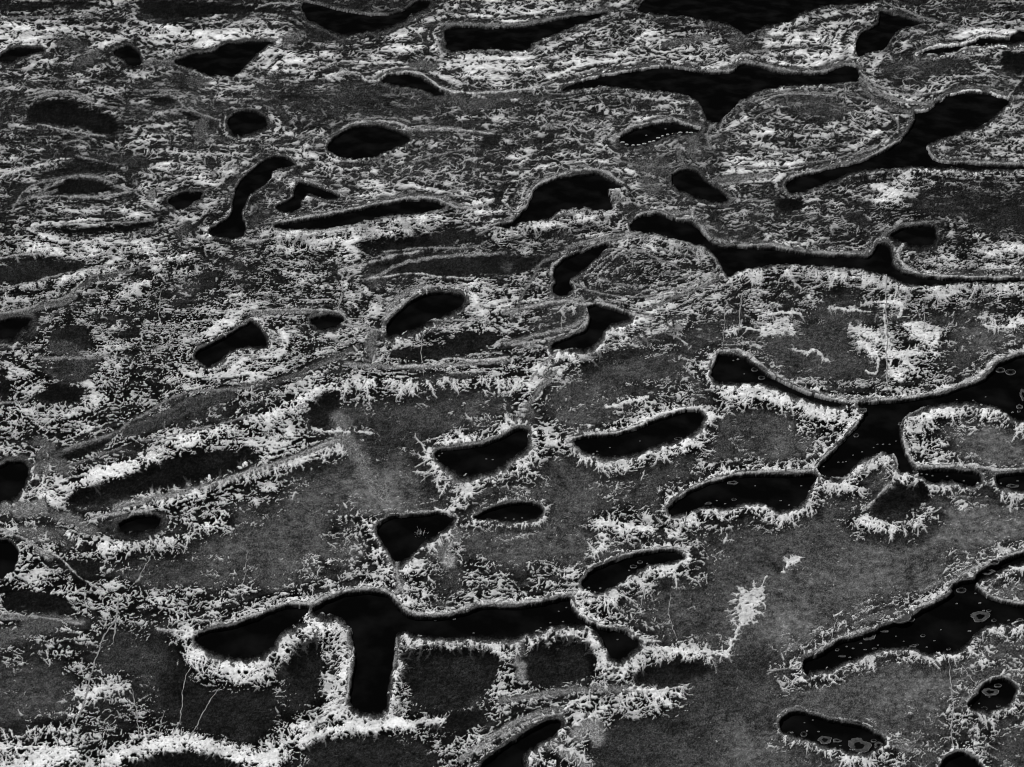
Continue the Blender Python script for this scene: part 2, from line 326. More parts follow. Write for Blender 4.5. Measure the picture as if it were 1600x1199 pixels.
# grey banks and smooth mud (soft): line, half width, tone
GREYS = [
 ("180,795 230,782 283,772 340,757 400,738 450,722 500,700 530,690", 6, .45),
 ("85,712 160,686 240,656 300,628 360,610 430,598 480,580 560,545", 5, .25),
 ("0,494 60,482 110,470 125,450 170,432 200,424", 6, .33), ("60,560 100,561 155,563", 3, .42),
 ("395,492 430,489 490,490 530,492 538,502", 5, .42), ("585,520 578,540 585,560", 9, .33), ("540,570 620,575 720,572 790,565", 4, .45),
 ("575,440 640,410 700,402 790,398", 3, .45), ("820,640 850,600 860,575 880,560", 5, .36), ("870,540 960,530", 2, .3),
 ("800,660 820,670 830,640", 8, .33), ("870,400 840,420 800,500", 3, .35), ("790,490 860,475 905,470 920,480", 4, .45), ("790,540 860,520 910,505", 4, .45),
 ("980,495 1020,497", 3, .5), ("530,655 545,690 560,715 575,745 600,775", 14, .36), ("690,465 660,452 630,462 610,485 600,510", 5, .45),
 ("700,880 690,860 700,850 715,835", 12, .5), ("625,880 622,905 628,935", 8, .5), ("500,935 560,922 610,925 630,950 660,965 720,960 800,948 890,932", 4, .5),
 ("545,1060 540,1000 530,975 520,965", 4, .5), ("560,1120 590,1122 620,1115", 8, .48), ("625,1000 700,998 780,1000 800,1005", 6, .46),
 ("810,1005 812,1040 815,1060", 9, .42), ("780,1100 840,1090 900,1080 960,1078 1010,1083", 7, .38), ("720,1190 760,1160 800,1135 850,1115 880,1110", 6, .45),
 ("900,1150 920,1135 935,1155", 14, .45), ("860,1165 900,1185 915,1199", 12, .42), ("840,1195 830,1180 850,1165", 4, .42),
 ("-10,965 40,968 90,970 130,975", 4, .42), ("0,1000 40,985 80,975", 16, .28), ("40,835 90,840 110,845", 14, .32), ("30,805 70,800 110,812 140,828", 10, .36),
 ("20,790 40,745 80,725 100,735", 12, .32), ("0,795 30,795 70,790", 10, .42), ("60,860 80,875", 6, .4),
 ("1230,600 1180,568 1160,556 1120,556 1110,575", 4, .45), ("1230,602 1290,618 1340,624 1400,628 1460,620", 3.5, .5), ("1330,640 1365,632 1400,636", 7, .2),
 ("1460,620 1520,600 1560,570 1600,552", 4, .42), ("1350,650 1340,690 1300,720 1270,738", 4, .4), ("1415,690 1420,720 1440,732 1500,728 1560,738 1600,736", 3.5, .46), ("1405,660 1440,640", 5, .33),
 ("1300,755 1345,740 1370,715 1396,705 1402,730 1380,770", 4, .4), ("1266,740 1220,742 1150,742 1090,760 1050,790", 3, .45),
 ("1545,745 1550,755", 8, .38), ("1440,925 1490,905 1530,885 1600,864", 4, .42), ("1525,935 1560,948 1600,955 1640,960", 3.5, .45),
 ("1270,1020 1310,1000 1350,990 1400,970 1460,945", 3.5, .42), ("1340,980 1370,965 1390,960", 6, .33), ("1560,1053 1530,1058 1515,1075", 6, .22),
 ("1215,1120 1245,1108 1290,1122 1340,1130 1375,1148 1400,1160 1430,1160", 2, .42), ("1390,1165 1420,1172", 5, .4), ("1225,1150 1260,1162 1300,1175", 7, .36),
 ("1490,1110 1510,1095 1530,1080", 3, .4), ("1380,258 1340,265 1280,285", 4, .22), ("1430,180 1380,165 1355,145 1342,122", 4, .34),
 ("1465,170 1500,140 1540,142 1590,155", 3, .42), ("1425,200 1420,215 1390,235 1340,255", 3, .48), ("1100,290 1120,282 1160,278 1200,276", 5, .34),
 ("1082,240 1083,225 1085,215", 10, .3), ("1070,268 1060,240", 6, .3), ("1090,350 1080,335 1040,335", 3, .42), ("1120,375 1150,383 1200,385 1260,395", 3, .42), ("1300,398 1350,395 1375,380 1385,365", 4, .33),
 ("780,350 815,335 828,300 860,278 900,270 940,270 970,285", 3, .48), ("1020,300 1010,290", 14, .26), ("1000,260 1040,262", 14, .24), ("600,215 640,205 680,200 720,205 770,210", 3, .4),
 ("715,155 745,165 770,160", 11, .24), ("640,105 660,100 675,105", 9, .28), ("560,118 545,116 530,122", 3, .45), ("450,60 465,58 445,68", 9, .26),
 ("230,100 250,100 275,97", 6, .26), ("300,130 320,128", 10, .22), ("320,190 315,205 310,215", 9, .26), ("290,355 280,365", 10, .2), ("240,310 238,303", 8, .4),
 ("120,100 140,95 150,85", 9, .24), ("95,68 110,63 120,78", 7, .22), ("1040,70 1080,62 1110,60", 7, .26), ("1160,62 1150,70", 12, .25),
 ("640,300 660,310 700,318 720,325", 3, .42), ("700,312 640,306 590,318 540,330 470,342", 3, .42), ("860,340 900,336", 3, .3), ("1350,80 1345,95", 3, .3),
 ("930,390 960,370 1000,365", 3, .3), ("880,398 900,385 940,375 960,372", 4, .38), ("1215,60 1190,55", 3, .3), ("60,690 80,700 60,715", 8, .28),
 ("1000,490 1060,465 1110,445 1135,430", 3, .36), ("1386,378 1400,368 1420,352 1460,350", 4, .28), ("60,290 120,276 180,285", 3, .34), ("20,320 60,305 90,300", 3, .34),
 ("200,680 240,665 300,640 360,622", 8, .2), ("85,545 118,552 128,590", 14, .2), ("50,290 30,305 10,325", 6, .12), ("1400,170 1370,160", 6, .22),
]
# dark soft hollows without crust
DARKS = [
 ("100,780 150,760 210,742 290,712 350,702 400,712 390,738 340,752 270,762 200,778 130,792", 6, .075), ("485,640 500,620 530,615 525,660 490,672", 4, .08),
 ("60,620 90,605 130,610 120,628 80,628", 4, .07), ("0,4 60,6 130,4 140,10 60,16 0,20", 5, .09), ("218,4 300,4 400,10 470,16 400,22 300,28 250,30 225,16", 3, .07),
 ("60,4 145,4 145,10 60,10", 3, .06), ("43,173 53,162 83,157 113,163 133,172 167,180 182,190 183,208 160,212 127,200 83,197 50,187", 4, .06),
 ("287,173 300,179 315,186 322,192 300,190 288,182", 2, .07), ("70,300 93,287 123,280 153,287 180,298 147,305 100,306", 3, .06),
 ("65,357 120,357 180,354 230,346 258,343 240,355 190,364 120,367 80,363", 4, .05), ("232,155 262,152 278,165 255,163", 3, .07),
 ("560,385 600,378 680,368 740,362 760,370 700,382 640,392 590,397", 8, .1), ("570,415 620,404 700,400 800,400 900,410 800,430 700,434 620,428", 4, .1),
 ("600,418 575,425 570,445 590,455 620,430", 7, .16), ("0,420 60,408 130,412 90,435 0,445", 5, .11), ("85,717 113,703 160,690 178,682 165,700 130,715 95,723", 4, .07),
 ("195,668 240,640 290,623 360,615 340,640 300,657 240,675 210,684", 5, .15), ("60,565 155,565 130,600 90,598", 5, .16), ("90,520 130,512 140,545 80,545", 6, .1),
 ("0,580 12,590 14,620 0,628", 5, .08), ("130,832 165,815 200,803 250,800 268,815 248,836 200,845 150,840", 6, .17), ("10,935 40,925 90,935 115,950 110,962 50,960 12,955", 4, .07),
 ("70,880 110,875 160,885 130,900 90,895", 8, .09), ("465,1010 480,985 500,1000 500,1080 470,1085 450,1040", 8, .1), ("620,1020 700,1012 780,1025 760,1085 690,1110 640,1085", 8, .11),
 ("820,1035 850,1000 910,998 930,1040 900,1065 830,1070", 5, .1), ("990,1055 1060,1035 1120,1050 1060,1070 1000,1072", 6, .1), ("460,1180 520,1155 640,1150 660,1199 460,1215", 8, .12),
 ("250,1050 330,1075 420,1085 400,1160 280,1130", 20, .1), ("210,1195 260,1180 330,1180 370,1205 210,1205", 3, .06), ("640,1130 700,1120 760,1110 740,1140 690,1150", 10, .08),
 ("930,1200 930,1150 1010,1125 1080,1130 1000,1180", 10, .17), ("1060,490 1040,540 930,590 880,640 850,630 900,570", 16, .2), ("740,145 850,150 900,152 820,160", 2, .2),
 ("1220,160 1300,155 1330,175 1290,185 1230,170", 8, .2), ("1420,300 1520,305 1600,330 1600,380 1500,350 1430,330", 12, .12), ("1395,92 1500,95 1520,105 1450,118 1385,118", 6, .17),
 ("1566,85 1600,85 1640,100 1600,114 1568,112", 5, .06), ("1582,155 1595,125 1605,125 1600,140", 4, .1), ("1213,320 1230,309 1253,318 1246,330 1226,333", 4, .07),
 ("1230,296 1300,272 1390,262 1420,262 1330,285 1260,302", 5, .1), ("1360,795 1385,770 1420,758 1450,758 1445,790 1400,808 1372,808", 6, .085), ("1380,790 1400,778 1425,772 1420,790", 4, .08),
 ("1400,800 1440,830 1380,812", 10, .14), ("1240,940 1180,920 1150,905 1170,915", 8, .17), ("1205,880 1225,890 1215,900", 6, .15), ("1300,490 1400,492 1480,500 1320,510", 12, .2), ("1300,545 1370,575 1390,600 1300,590", 16, .19),
 ("1180,1010 1210,1050 1160,1100 1060,1110 1100,1060", 20, .18), ("540,648 560,652 566,668 548,668", 3, .08), ("757,210 785,208 775,232 755,236 745,255 752,230", 3, .1), ("540,640 600,640 640,700 600,720", 30, .2),
 ("768,300 785,303 780,315 772,312", 5, .1), ("780,415 800,412 795,430", 3, .2), ("440,148 480,150 495,158 450,156", 3, .11), ("535,150 580,145 600,160 570,168", 8, .14),
 ("500,10 620,30 560,60 480,60", 10, .1), ("55,275 100,262 170,258 180,268 120,272 60,282", 4, .1), ("140,240 220,245 230,262 170,258", 6, .15), ("610,550 680,540 740,545 740,556 640,562", 4, .09), ("700,530 760,520 780,530 750,550 700,548", 4, .09), ("1170,520 1330,500 1320,560 1240,600", 30, .22),
]
# light cloudy patches on the mud: x,y,rx,ry,amount
LIGHTS = [(590,770,50,35,.16),(545,700,22,22,.22),(700,835,24,12,.25),(1230,980,70,45,.10),(1380,880,60,40,.12),(1540,840,90,40,.12),(1430,1110,60,30,.10),(1560,670,50,28,.16),
 (560,870,60,30,.08),(370,860,90,30,.07),(50,1110,60,40,.1),(870,850,60,25,.1),(880,650,70,35,.09),(760,640,80,25,.08),(1250,700,60,25,.1),(190,500,28,14,.16),(360,420,14,8,.2),(290,445,30,14,.12),
 (1520,540,70,35,.12),(1060,950,50,40,.1),(900,1015,35,14,.1),(720,1040,35,20,.08),(240,1060,60,25,.06),(1090,700,60,40,.06),(550,800,80,30,.06),(1150,500,40,25,.05),(1450,900,50,30,.05),(1200,1150,120,60,.06),(1340,1060,100,25,.08)]
# thin pale lines worn into the ground: line, width
TRACKS = [
 ("182,972 165,992 152,1025 142,1058 134,1092 127,1112 120,1128 104,1150", 2.6, "long pale crooked track running down the lower left flats"),
 ("186,935 184,952 180,985 178,1005", 2.6, "short pale track crossing the bright crust at lower left"),
 ("245,856 232,878 218,902 200,926", 1.3, "faint slanting track above the bright crust at lower left"),
 ("302,1040 290,1062 286,1085 284,1110 281,1130 268,1155", 1.5, "thin pale track below the left tip of the slipper-shaped pool"),
 ("345,1075 325,1102 308,1135 293,1162", 1.8, "thin track slanting down left from the slipper-shaped pool"),
 ("206,1078 212,1105 216,1135 217,1160", 1.8, "upright track between the white tufts and the bottom crust"),
 ("258,1112 250,1140 246,1160", 1.6, "short upright track just above the white crust arc"),
 ("386,860 384,893 379,922", 1.1, "hair-thin track dropping from a tiny white ring"),
 ("1483,1040 1486,1075 1489,1110 1486,1140 1490,1178", 1.9, "straight upright track from the branching pool to the bottom pool"),
 ("1500,1040 1512,1055 1520,1068 1530,1074", 1.3, "short track slanting down to the small oval pool"),
 ("1310,962 1303,985 1298,1002", 1.3, "short faint track meeting the far bank of the branching pool"),
 ("1386,412 1384,450 1384,480 1386,520 1385,560 1386,615", 1.7, "upright track through the middle of the big round island"),
 ("1445,475 1444,500 1442,520", 1.1, "hair-thin track above the round white patch"),
 ("1159,460 1156,490 1154,525", 1.7, "thin upright track at the left end of the big round island"),
 ("1133,480 1131,520 1128,545", 1.0, "hair-thin track left of the big round island"),
 ("1062,840 1070,815 1076,780", 1.2, "thin track between the low pool and the tongue-shaped pool"),
 ("1008,920 1000,950 985,975", 1.4, "thin track across the small island right of the T-shaped pool"),
 ("1048,930 1045,960 1052,985 1058,1000", 1.2, "faint crooked track ending at the bright crust right of the T-shaped pool"),
 ("662,520 658,545 663,590", 1.4, "thin upright track below the leaf-shaped pool"),
 ("585,570 575,590 562,615", 1.6, "thin track in the spurs left of centre"),
 ("538,440 532,470 530,490 542,500 535,508", 1.8, "curled thin track ending at the tiny dark pool"),
 ("880,488 876,520", 1.2, "short thin track beside the boot-shaped pool"),
 ("283,400 270,440", 1.0, "thin short track in the far left crust"),
 ("252,452 248,500", 1.3, "upright short track above the bar-shaped pool"),
 ("95,1138 115,1120", 1.1, "tiny faint track near the bottom left corner"),
 ("1541,1160 1541,1185", 1.0, "short faint track beside the bottom right pool"),
]
# floating mats: x, y, rx, ry, style (r ring, m ragged mat, s speck)
FLOATS = {
 "p51": "1553,884,7,3.6,r 1502,923,7.5,4.2,r 1543,894,10,5,m 1405,966,19,12,m 1358,994,10,7,m 1424,968,5,4,m 1532,964,13,9,m 1382,987,6,2,m 1442,994,3.5,2.2,r 1553,970,3.6,2.4,r 1531,943,3,1.6,s 1537,955,2.6,1.8,s 1545,955,3.6,2,r 1308,1016,3,2,r 1316,1026,5,1.6,m 1328,1028,2.6,1.3,s 1323,1011,2,1.3,s 1333,1014,3,1.2,s 1352,1016,3,1.3,s 1366,1014,3.4,1.6,r 1372,1009,2,1,s 1345,1006,3,1,s 1334,1001,2,1,s 1433,1008,2.4,1.5,r 1448,1012,2,1.2,s 1482,1015,3,2,r 1460,1002,2,1,s 1495,944,2.4,1.2,s 1576,970,2.4,1.6,s 1593,973,5,2.4,m 1515,987,4,1.6,s 1524,928,1.8,1.2,s 1426,1014,5,2.2,m 1470,985,1.6,.9,s 1400,995,1.6,.9,s 1412,1003,1.8,.9,s 1520,1000,2,1,s",
 "p52": "1235,1146,4.4,3,r 1236,1150,2.6,1.2,s 1256,1148,4.8,4.2,r 1261,1143,2,1.6,s 1279,1144,2.4,1.3,s 1270,1126,1.6,1,s 1257,1130,1.5,.9,s 1289,1157,11,6,m 1308,1158,6.5,3,m 1342,1166,17,12,m 1365,1158,4,2.6,r 1373,1165,7,5,m 1333,1177,3,1.6,s 1313,1166,2,1,s",
 "p53": "1559,1072,5.5,3,r 1547,1082,12.5,6,m 1538,1108,4.5,3.4,r 1517,1103,2,1.2,s 1546,1090,1.6,1,s 1530,1100,1.5,1,s 1560,1104,3,2,r",
 "p39": "1563,579,7,4,r 1579,582,7.5,4.6,r 1599,617,5,9,m 1593,636,5,3.6,m 1582,645,2.6,1.6,s 1592,643,2.4,2.2,r 1346,646,7,4.6,m 1338,681,4,3,r 1359,630,3,1.1,s 1371,630,2,1,s 1380,695,2.2,1,s 1371,695,1.8,.9,s 1390,695,1.8,.9,s 1347,707,2,1,s 1310,723,2,1,s 1317,723,2,1,s 1322,722,1.6,.9,s 1287,730,2,1,s 1430,739,4,2.2,r 1440,741,2,1.2,s 1448,742,2,1.2,s 1457,744,2,1.2,s 1407,667,4,2.8,m 1420,744,1.8,1,s 1480,745,2,1,s 1506,752,2,1,s 1540,621,1.6,.8,s 1520,630,1.8,.9,s 1495,625,1.5,.8,s 1365,700,1.6,.8,s 1400,690,1.4,.8,s 1333,712,1.6,.8,s",
 "p40": "1582,760,9,3,m 1564,756,2,1.2,s 1590,752,2,1,s",
 "p38": "1153,562,2.8,1.6,s 1146,564,1.6,1,s 1179,578,4.6,3.2,r 1190,591,5,3,r 1163,585,1.4,.8,s",
 "p37": "1060,686,6,2,r 933,706,1.8,1,s 934,711,2,1,s 953,700,1.6,.8,s 1000,690,1.4,.7,s 990,672,5,2,m",
 "p41": "1147,781,3.6,2,r 1145,755,7.5,3,m 1107,787,5,2,m 1220,783,2,1,s 1252,760,2,1,s 1120,783,1.8,1,s 1133,788,2.2,1,s 1180,760,1.5,.8,s 1233,790,2,1.2,s",
 "p48": "990,886,5.2,2.8,r 1000,879,4,2.6,r 920,919,2.6,1.4,s 938,920,2.6,1.4,s 1011,885,1.8,1,s 983,892,2,1,s",
 "p46": "680,970,3,1.2,s 690,968,3,1.2,s 710,968,3.2,1.8,s 873,956,1.8,1,s 860,974,2,1,s 885,950,1.6,1,s 965,1000,1.8,1.2,s 880,972,2.2,1,s 845,982,2,1,s 740,990,2.2,1,s",
 "p36": "686,713,1.8,1,s 691,709,1.6,.9,s 760,718,2,.9,s 770,719,2,1,s",
 "p49": "803,812,2,1.3,s 790,810,1.6,1,s 816,810,1.8,1,s",
 "p18": "1010,212,2,1,s 1040,202,2,1,s",
 "p23": "1440,86,2.2,1.2,s 1527,70,2,1,s 1541,71,2,1,s 1549,72,1.5,.8,s",
}
POOLNAME = {p[0]: p[5] for p in POOLS}

# ------------------------------------------------------------------ fields on a survey grid
STEP = 1.05
X0, X1, Y0, Y1 = -110.0, 1710.0, -40.0, 1290.0
GW, GH = int((X1 - X0) / STEP) + 1, int((Y1 - Y0) / STEP) + 1
gx = X0 + np.arange(GW) * STEP
gy = Y0 + np.arange(GH) * STEP
GX, GY = np.meshgrid(gx, gy)
GX = GX.astype(np.float32); GY = GY.astype(np.float32)
SQ = np.clip(0.42 + 0.36 * (GY / PH), .36, .85).astype(np.float32)      # how much flat ground is foreshortened there
_s = np.clip(0.42 + 0.36 * (gy / PH), .36, .85)
_yy = np.cumsum(STEP / _s)
GZ = np.repeat(_yy[:, None], GW, 1).astype(np.float32)                 # unforeshortened down-range coordinate
RNG = np.random.default_rng(7)

def perlin(x, y, seed):
    r = np.random.default_rng(seed)
    N = 256
    ang = r.random((N, N)).astype(np.float32) * 2 * np.pi
    gxx, gyy = np.cos(ang), np.sin(ang)
    xi = np.floor(x).astype(np.int32); yi = np.floor(y).astype(np.int32)
    fx = (x - xi).astype(np.float32); fy = (y - yi).astype(np.float32)
    u = fx * fx * fx * (fx * (fx * 6 - 15) + 10); v = fy * fy * fy * (fy * (fy * 6 - 15) + 10)
    def g(ix, iy, dx, dy):
        a, b = ix & (N - 1), iy & (N - 1)
        return gxx[b, a] * dx + gyy[b, a] * dy
    n00 = g(xi, yi, fx, fy); n10 = g(xi + 1, yi, fx - 1, fy)
    n01 = g(xi, yi + 1, fx, fy - 1); n11 = g(xi + 1, yi + 1, fx - 1, fy - 1)
    a = n00 + u * (n10 - n00); b = n01 + u * (n11 - n01)
    return (a + v * (b - a)) * 1.5

def sstep(a, b, x):
    t = np.clip((x - a) / (b - a), 0, 1)
    return t * t * (3 - 2 * t)

def pts(s):
    return np.array([[float(c) for c in p.split(',')] for p in s.split()])

def smooth(P, closed, n=4):
    m = len(P)
    if m < 3: return P
    out = []
    for i in range(m if closed else m - 1):
        if closed:
            p0, p1, p2, p3 = P[i - 1], P[i], P[(i + 1) % m], P[(i + 2) % m]
        else:
            p0, p1, p2, p3 = P[max(i - 1, 0)], P[i], P[i + 1], P[min(i + 2, m - 1)]
        for k in range(n):
            t = k / n
            out.append(.5 * ((2 * p1) + (p2 - p0) * t + (2 * p0 - 5 * p1 + 4 * p2 - p3) * t * t + (3 * p1 - p0 - 3 * p2 + p3) * t ** 3))
    if not closed: out.append(P[-1])
    return np.array(out)

def wob(P, amp, seed, closed=False):
    """hand-drawn unevenness: shift every point by smooth noise of its position"""
    x, y = P[:, 0], P[:, 1]
    dx = perlin(x / 13 + seed, y / 9, 700) + .8 * perlin(x / 5.5, y / 4.5 + seed, 701)
    dy = perlin(x / 14, y / 9 + seed, 702) + .7 * perlin(x / 6 + seed, y / 4.5, 703)
    return P + np.stack([dx * amp * 1.3, dy * amp], 1)

def window(P, m):
    i0 = int(np.clip((P[:, 0].min() - m - X0) / STEP, 0, GW - 2)); i1 = int(np.clip((P[:, 0].max() + m - X0) / STEP + 1, i0 + 1, GW))
    j0 = int(np.clip((P[:, 1].min() - m - Y0) / STEP, 0, GH - 2)); j1 = int(np.clip((P[:, 1].max() + m - Y0) / STEP + 1, j0 + 1, GH))
    return slice(j0, j1), slice(i0, i1)

def pdist(P, x, y, closed, m=1e9):
    """distance, arc length, side (cross product sign) and unit vector from the line for every grid point"""
    Q = np.vstack([P, P[:1]]) if closed else P
    best = np.full(x.shape, 1e18, np.float32)
    S = np.zeros(x.shape, np.float32); VX = np.zeros(x.shape, np.float32); VY = np.zeros(x.shape, np.float32); CR = np.zeros(x.shape, np.float32)
    s0 = 0.0
    xa, ya = x[0], y[:, 0]
    for a, b in zip(Q[:-1], Q[1:]):
        d = b - a; L = float(np.hypot(*d))
        if L < 1e-6: continue
        # only the cells close enough to this piece
        i0 = np.searchsorted(xa, min(a[0], b[0]) - m); i1 = np.searchsorted(xa, max(a[0], b[0]) + m)
        j0 = np.searchsorted(ya, min(a[1], b[1]) - m); j1 = np.searchsorted(ya, max(a[1], b[1]) + m)
        if i1 > i0 and j1 > j0:
            sl = (slice(j0, j1), slice(i0, i1))
            px = x[sl] - a[0]; py = y[sl] - a[1]
            t = np.clip((px * d[0] + py * d[1]) / (L * L), 0, 1)
            vx = px - t * d[0]; vy = py - t * d[1]
            q = vx * vx + vy * vy
            k = q < best[sl]
            best[sl] = np.where(k, q, best[sl]); S[sl] = np.where(k, s0 + t * L, S[sl])
            VX[sl] = np.where(k, vx, VX[sl]); VY[sl] = np.where(k, vy, VY[sl])
            CR[sl] = np.where(k, d[0] * py - d[1] * px, CR[sl])
        s0 += L
    D = np.sqrt(np.minimum(best, 1e12))
    inv = 1 / np.maximum(D, 1e-4)
    return D, S, VX * inv, VY * inv, CR

def inside(P, x, y):
    """even-odd test, row by row"""
    res = np.zeros(x.shape, bool)
    ya, xa = y[:, 0], x[0]
    Q = np.vstack([P, P[:1]])
    for j, yy in enumerate(ya):
        a, b = Q[:-1], Q[1:]
        k = (a[:, 1] > yy) != (b[:, 1] > yy)
        if not k.any(): continue
        a, b = a[k], b[k]
        xs = a[:, 0] + (yy - a[:, 1]) / (b[:, 1] - a[:, 1]) * (b[:, 0] - a[:, 0])
        res[j] = (np.searchsorted(np.sort(xs), xa) % 2) == 1
    return res

def gridmap(rows, cell):
    A = np.array([[int(c) for c in r] for r in rows], np.float32)
    u = np.clip(GX / cell - .5, 0, A.shape[1] - 1.001); v = np.clip(GY / cell - .5, 0, A.shape[0] - 1.001)
    # a little warping so that the survey cells do not show
    u = np.clip(u + .55 * perlin(GX / 60, GZ / 60, 901), 0, A.shape[1] - 1.001)
    v = np.clip(v + .45 * perlin(GX / 60, GZ / 60, 902), 0, A.shape[0] - 1.001)
    i = u.astype(int); j = v.astype(int); fu = u - i; fv = v - j
    fu = fu * fu * (3 - 2 * fu); fv = fv * fv * (3 - 2 * fv)
    return (A[j, i] * (1 - fu) + A[j, i + 1] * fu) * (1 - fv) + (A[j + 1, i] * (1 - fu) + A[j + 1, i + 1] * fu) * fv

def bank_distance():
    """down-range-corrected distance to the nearest pool bank or grey bank, on a coarse grid"""
    L = [smooth(pts(p[1]), True, 4) for p in POOLS] + [smooth(pts(g[0]), False, 4) for g in GREYS if g[1] < 8] + [smooth(pts(d[0]), True, 3) for d in DARKS[:14]]
    Q = np.vstack(L)
    q = 5.0
    cx = np.arange(X0, X1 + q, q); cy = np.arange(Y0, Y1 + q, q)
    A, B = np.meshgrid(cx, cy)
    best = np.full(A.shape, 1e9)
    sq = np.clip(0.42 + 0.36 * (B / PH), .36, .85)
    for x, y in Q:
        best = np.minimum(best, (A - x) ** 2 + ((B - y) / sq) ** 2)
    D = np.sqrt(best)
    u = np.clip((GX - X0) / q, 0, len(cx) - 1.01); v = np.clip((GY - Y0) / q, 0, len(cy) - 1.01)
    i = u.astype(int); j = v.astype(int); fu = u - i; fv = v - j
    return ((D[j, i] * (1 - fu) + D[j, i + 1] * fu) * (1 - fv) + (D[j + 1, i] * (1 - fu) + D[j + 1, i + 1] * fu) * fv).astype(np.float32)

def uniform(a):
    s = np.sort(a.ravel()[::37]); return np.interp(a, s, np.linspace(0, 1, len(s))).astype(np.float32)

def build_fields():
    C = gridmap(CMAP, 40) / 9.0
    M = gridmap(MMAP, 80)
    M = (0.047 + 0.041 * M) * (1 - .16 * sstep(520, 300, GY)).astype(np.float32)
    PHI = bank_distance() + 5 * perlin(GX / 45, GZ / 45, 15) + 2 * perlin(GX / 14, GZ / 14, 16)
    near = sstep(75, 25, PHI)
    prof = np.interp(gy, [0, 110, 150, 200, 320, 400, 620, 700, 1199], [.94, .94, .80, .88, .88, .82, .78, .76, .82])[:, None].astype(np.float32) * (1 + .10 * sstep(950, 500, GX) * sstep(380, 420, GY) * sstep(760, 660, GY))
    C = np.clip(C * prof * (1 + near * .75 * perlin(PHI / 13, GX / 160 + GZ / 160, 17) + .35 * perlin(GX / 50, GZ / 22, 18)), 0, 1)
    # --- network noise for the crust
    wx = 7 * perlin(GX / 30, GZ / 30, 11) + 4.5 * perlin(GX / 11, GZ / 11, 12)
    wz = 7 * perlin(GX / 30, GZ / 30, 13) + 4.5 * perlin(GX / 11, GZ / 11, 14)
    far = sstep(620, 250, GY)
    ax, az = GX + wx, GZ + wz
    sx = 12 + 2 * far; sz = 10.5 + 4.5 * far
    r1 = 1 - 2.6 * np.abs(perlin(ax / sx, az / sz, 21))
    r2 = 1 - 2.6 * np.abs(perlin(ax / (sx * .52) + 7, az / (sz * .56), 22))
    r3 = perlin(ax / 5, az / (5 + 4 * far), 23)
    big = perlin(GX / 38, GZ / 24, 24) + .6 * perlin(GX / 17, GZ / 12, 25)
    net = np.maximum(r1, r2 - .12) + .25 * np.minimum(r1, r2)
    cont = 1 - 2.6 * np.abs(perlin(PHI / 9, GX / 70 + GZ / 70, 27))
    N = uniform(1.15 * net + .17 * r3 + .52 * big + .42 * near * cont)
    HOLE = r3 + .5 * perlin(ax / 6, az / 6, 26)
    # --- mud
    grain = .6 * perlin(GX / 3.0, GZ / 3.4, 31) + .35 * perlin(GX / 7, GZ / 6, 36) + 1.5 * RNG.standard_normal(GX.shape).astype(np.float32) * .5
    blot = .55 * perlin(GX / 70, GZ / 70, 32) + .45 * perlin(GX / 30, GZ / 30, 33) + .55 * perlin(GX / 12, GZ / 9, 34) + .5 * perlin(GX / 5.5, GZ / 5, 30)
    for (x, y, rx, ry, a) in LIGHTS:
        q = ((GX - x) / rx) ** 2 + ((GY - y) / ry) ** 2
        M = M + a * .45 * np.exp(-q) * np.clip(.7 + .9 * perlin(GX / 22, GZ / 16, 38) + .6 * perlin(GX / 8, GZ / 6, 39), 0, 2)
    T = M * (1 + .38 * blot + .22 * perlin(GX / 14, GZ / 11, 37)) * (1 - (.72 - .42 * far) * sstep(.08, .5, C))
    streak = perlin(GX / 24, GZ / 3.2, 35)
    T = T + far * .05 * streak
    T = np.maximum(T, .035)
    NOCR = np.zeros_like(T)            # where crust is kept away
    # --- dark hollows
    for s, soft, tone in DARKS:
        P = smooth(pts(s), True, 3); w = window(P, soft * 2 + 10)
        x, y = GX[w], GY[w]
        D, S, vx, vy, cr = pdist(P, x, y, True)
        D = np.where(inside(P, x, y), -D, D) + 3.5 * perlin(x / 14, GZ[w] / 9, 41) + 2 * perlin(x / 5, GZ[w] / 4, 42)
        k = sstep(soft, -soft, D)
        T[w] = T[w] * (1 - k) + tone * (1 + .5 * blot[w]) * k
        NOCR[w] = np.maximum(NOCR[w], k * (.93 if tone < .12 else .72))
    C = C * (1 - NOCR)
    # --- grey banks
    GK = np.zeros_like(T)
    for s, hw, tone in GREYS:
        P = wob(smooth(pts(s), False, 6), 1.5 + hw * .22, 1.5); w = window(P, hw * 2.2 + 8)
        x, y = GX[w], GY[w]
        D, S, vx, vy, cr = pdist(P, x, y, False, hw * 2.2 + 8)
        D = D + .3 * hw * perlin(x / 12, GZ[w] / 12, 43) + 1.3 * perlin(x / 4, GZ[w] / 4, 44)
        k = sstep(hw * 1.25, hw * .35, D)
        tex = 1 + .28 * perlin(S / 9, D / 1.6, 45) + .12 * grain[w]
        T[w] = T[w] * (1 - k) + tone * tex * k
        GK[w] = np.maximum(GK[w], k)
    C = C * (1 - .8 * GK)
    Ce = np.clip(.90 * C ** 1.25, 0, .86)
    soft = .03 + .17 * far
    q = N - (1 - Ce)
    CR = sstep(-soft, soft, q) * (.9 - .1 * far) + .1 * far * sstep(0, .4, q)     # crust mask
    CR *= sstep(.03, .10, C)
    seeds = []
    WH = np.zeros_like(T)               # solidity/brightness bonus for fringe crust
    pools = []
    WET = np.zeros_like(T)
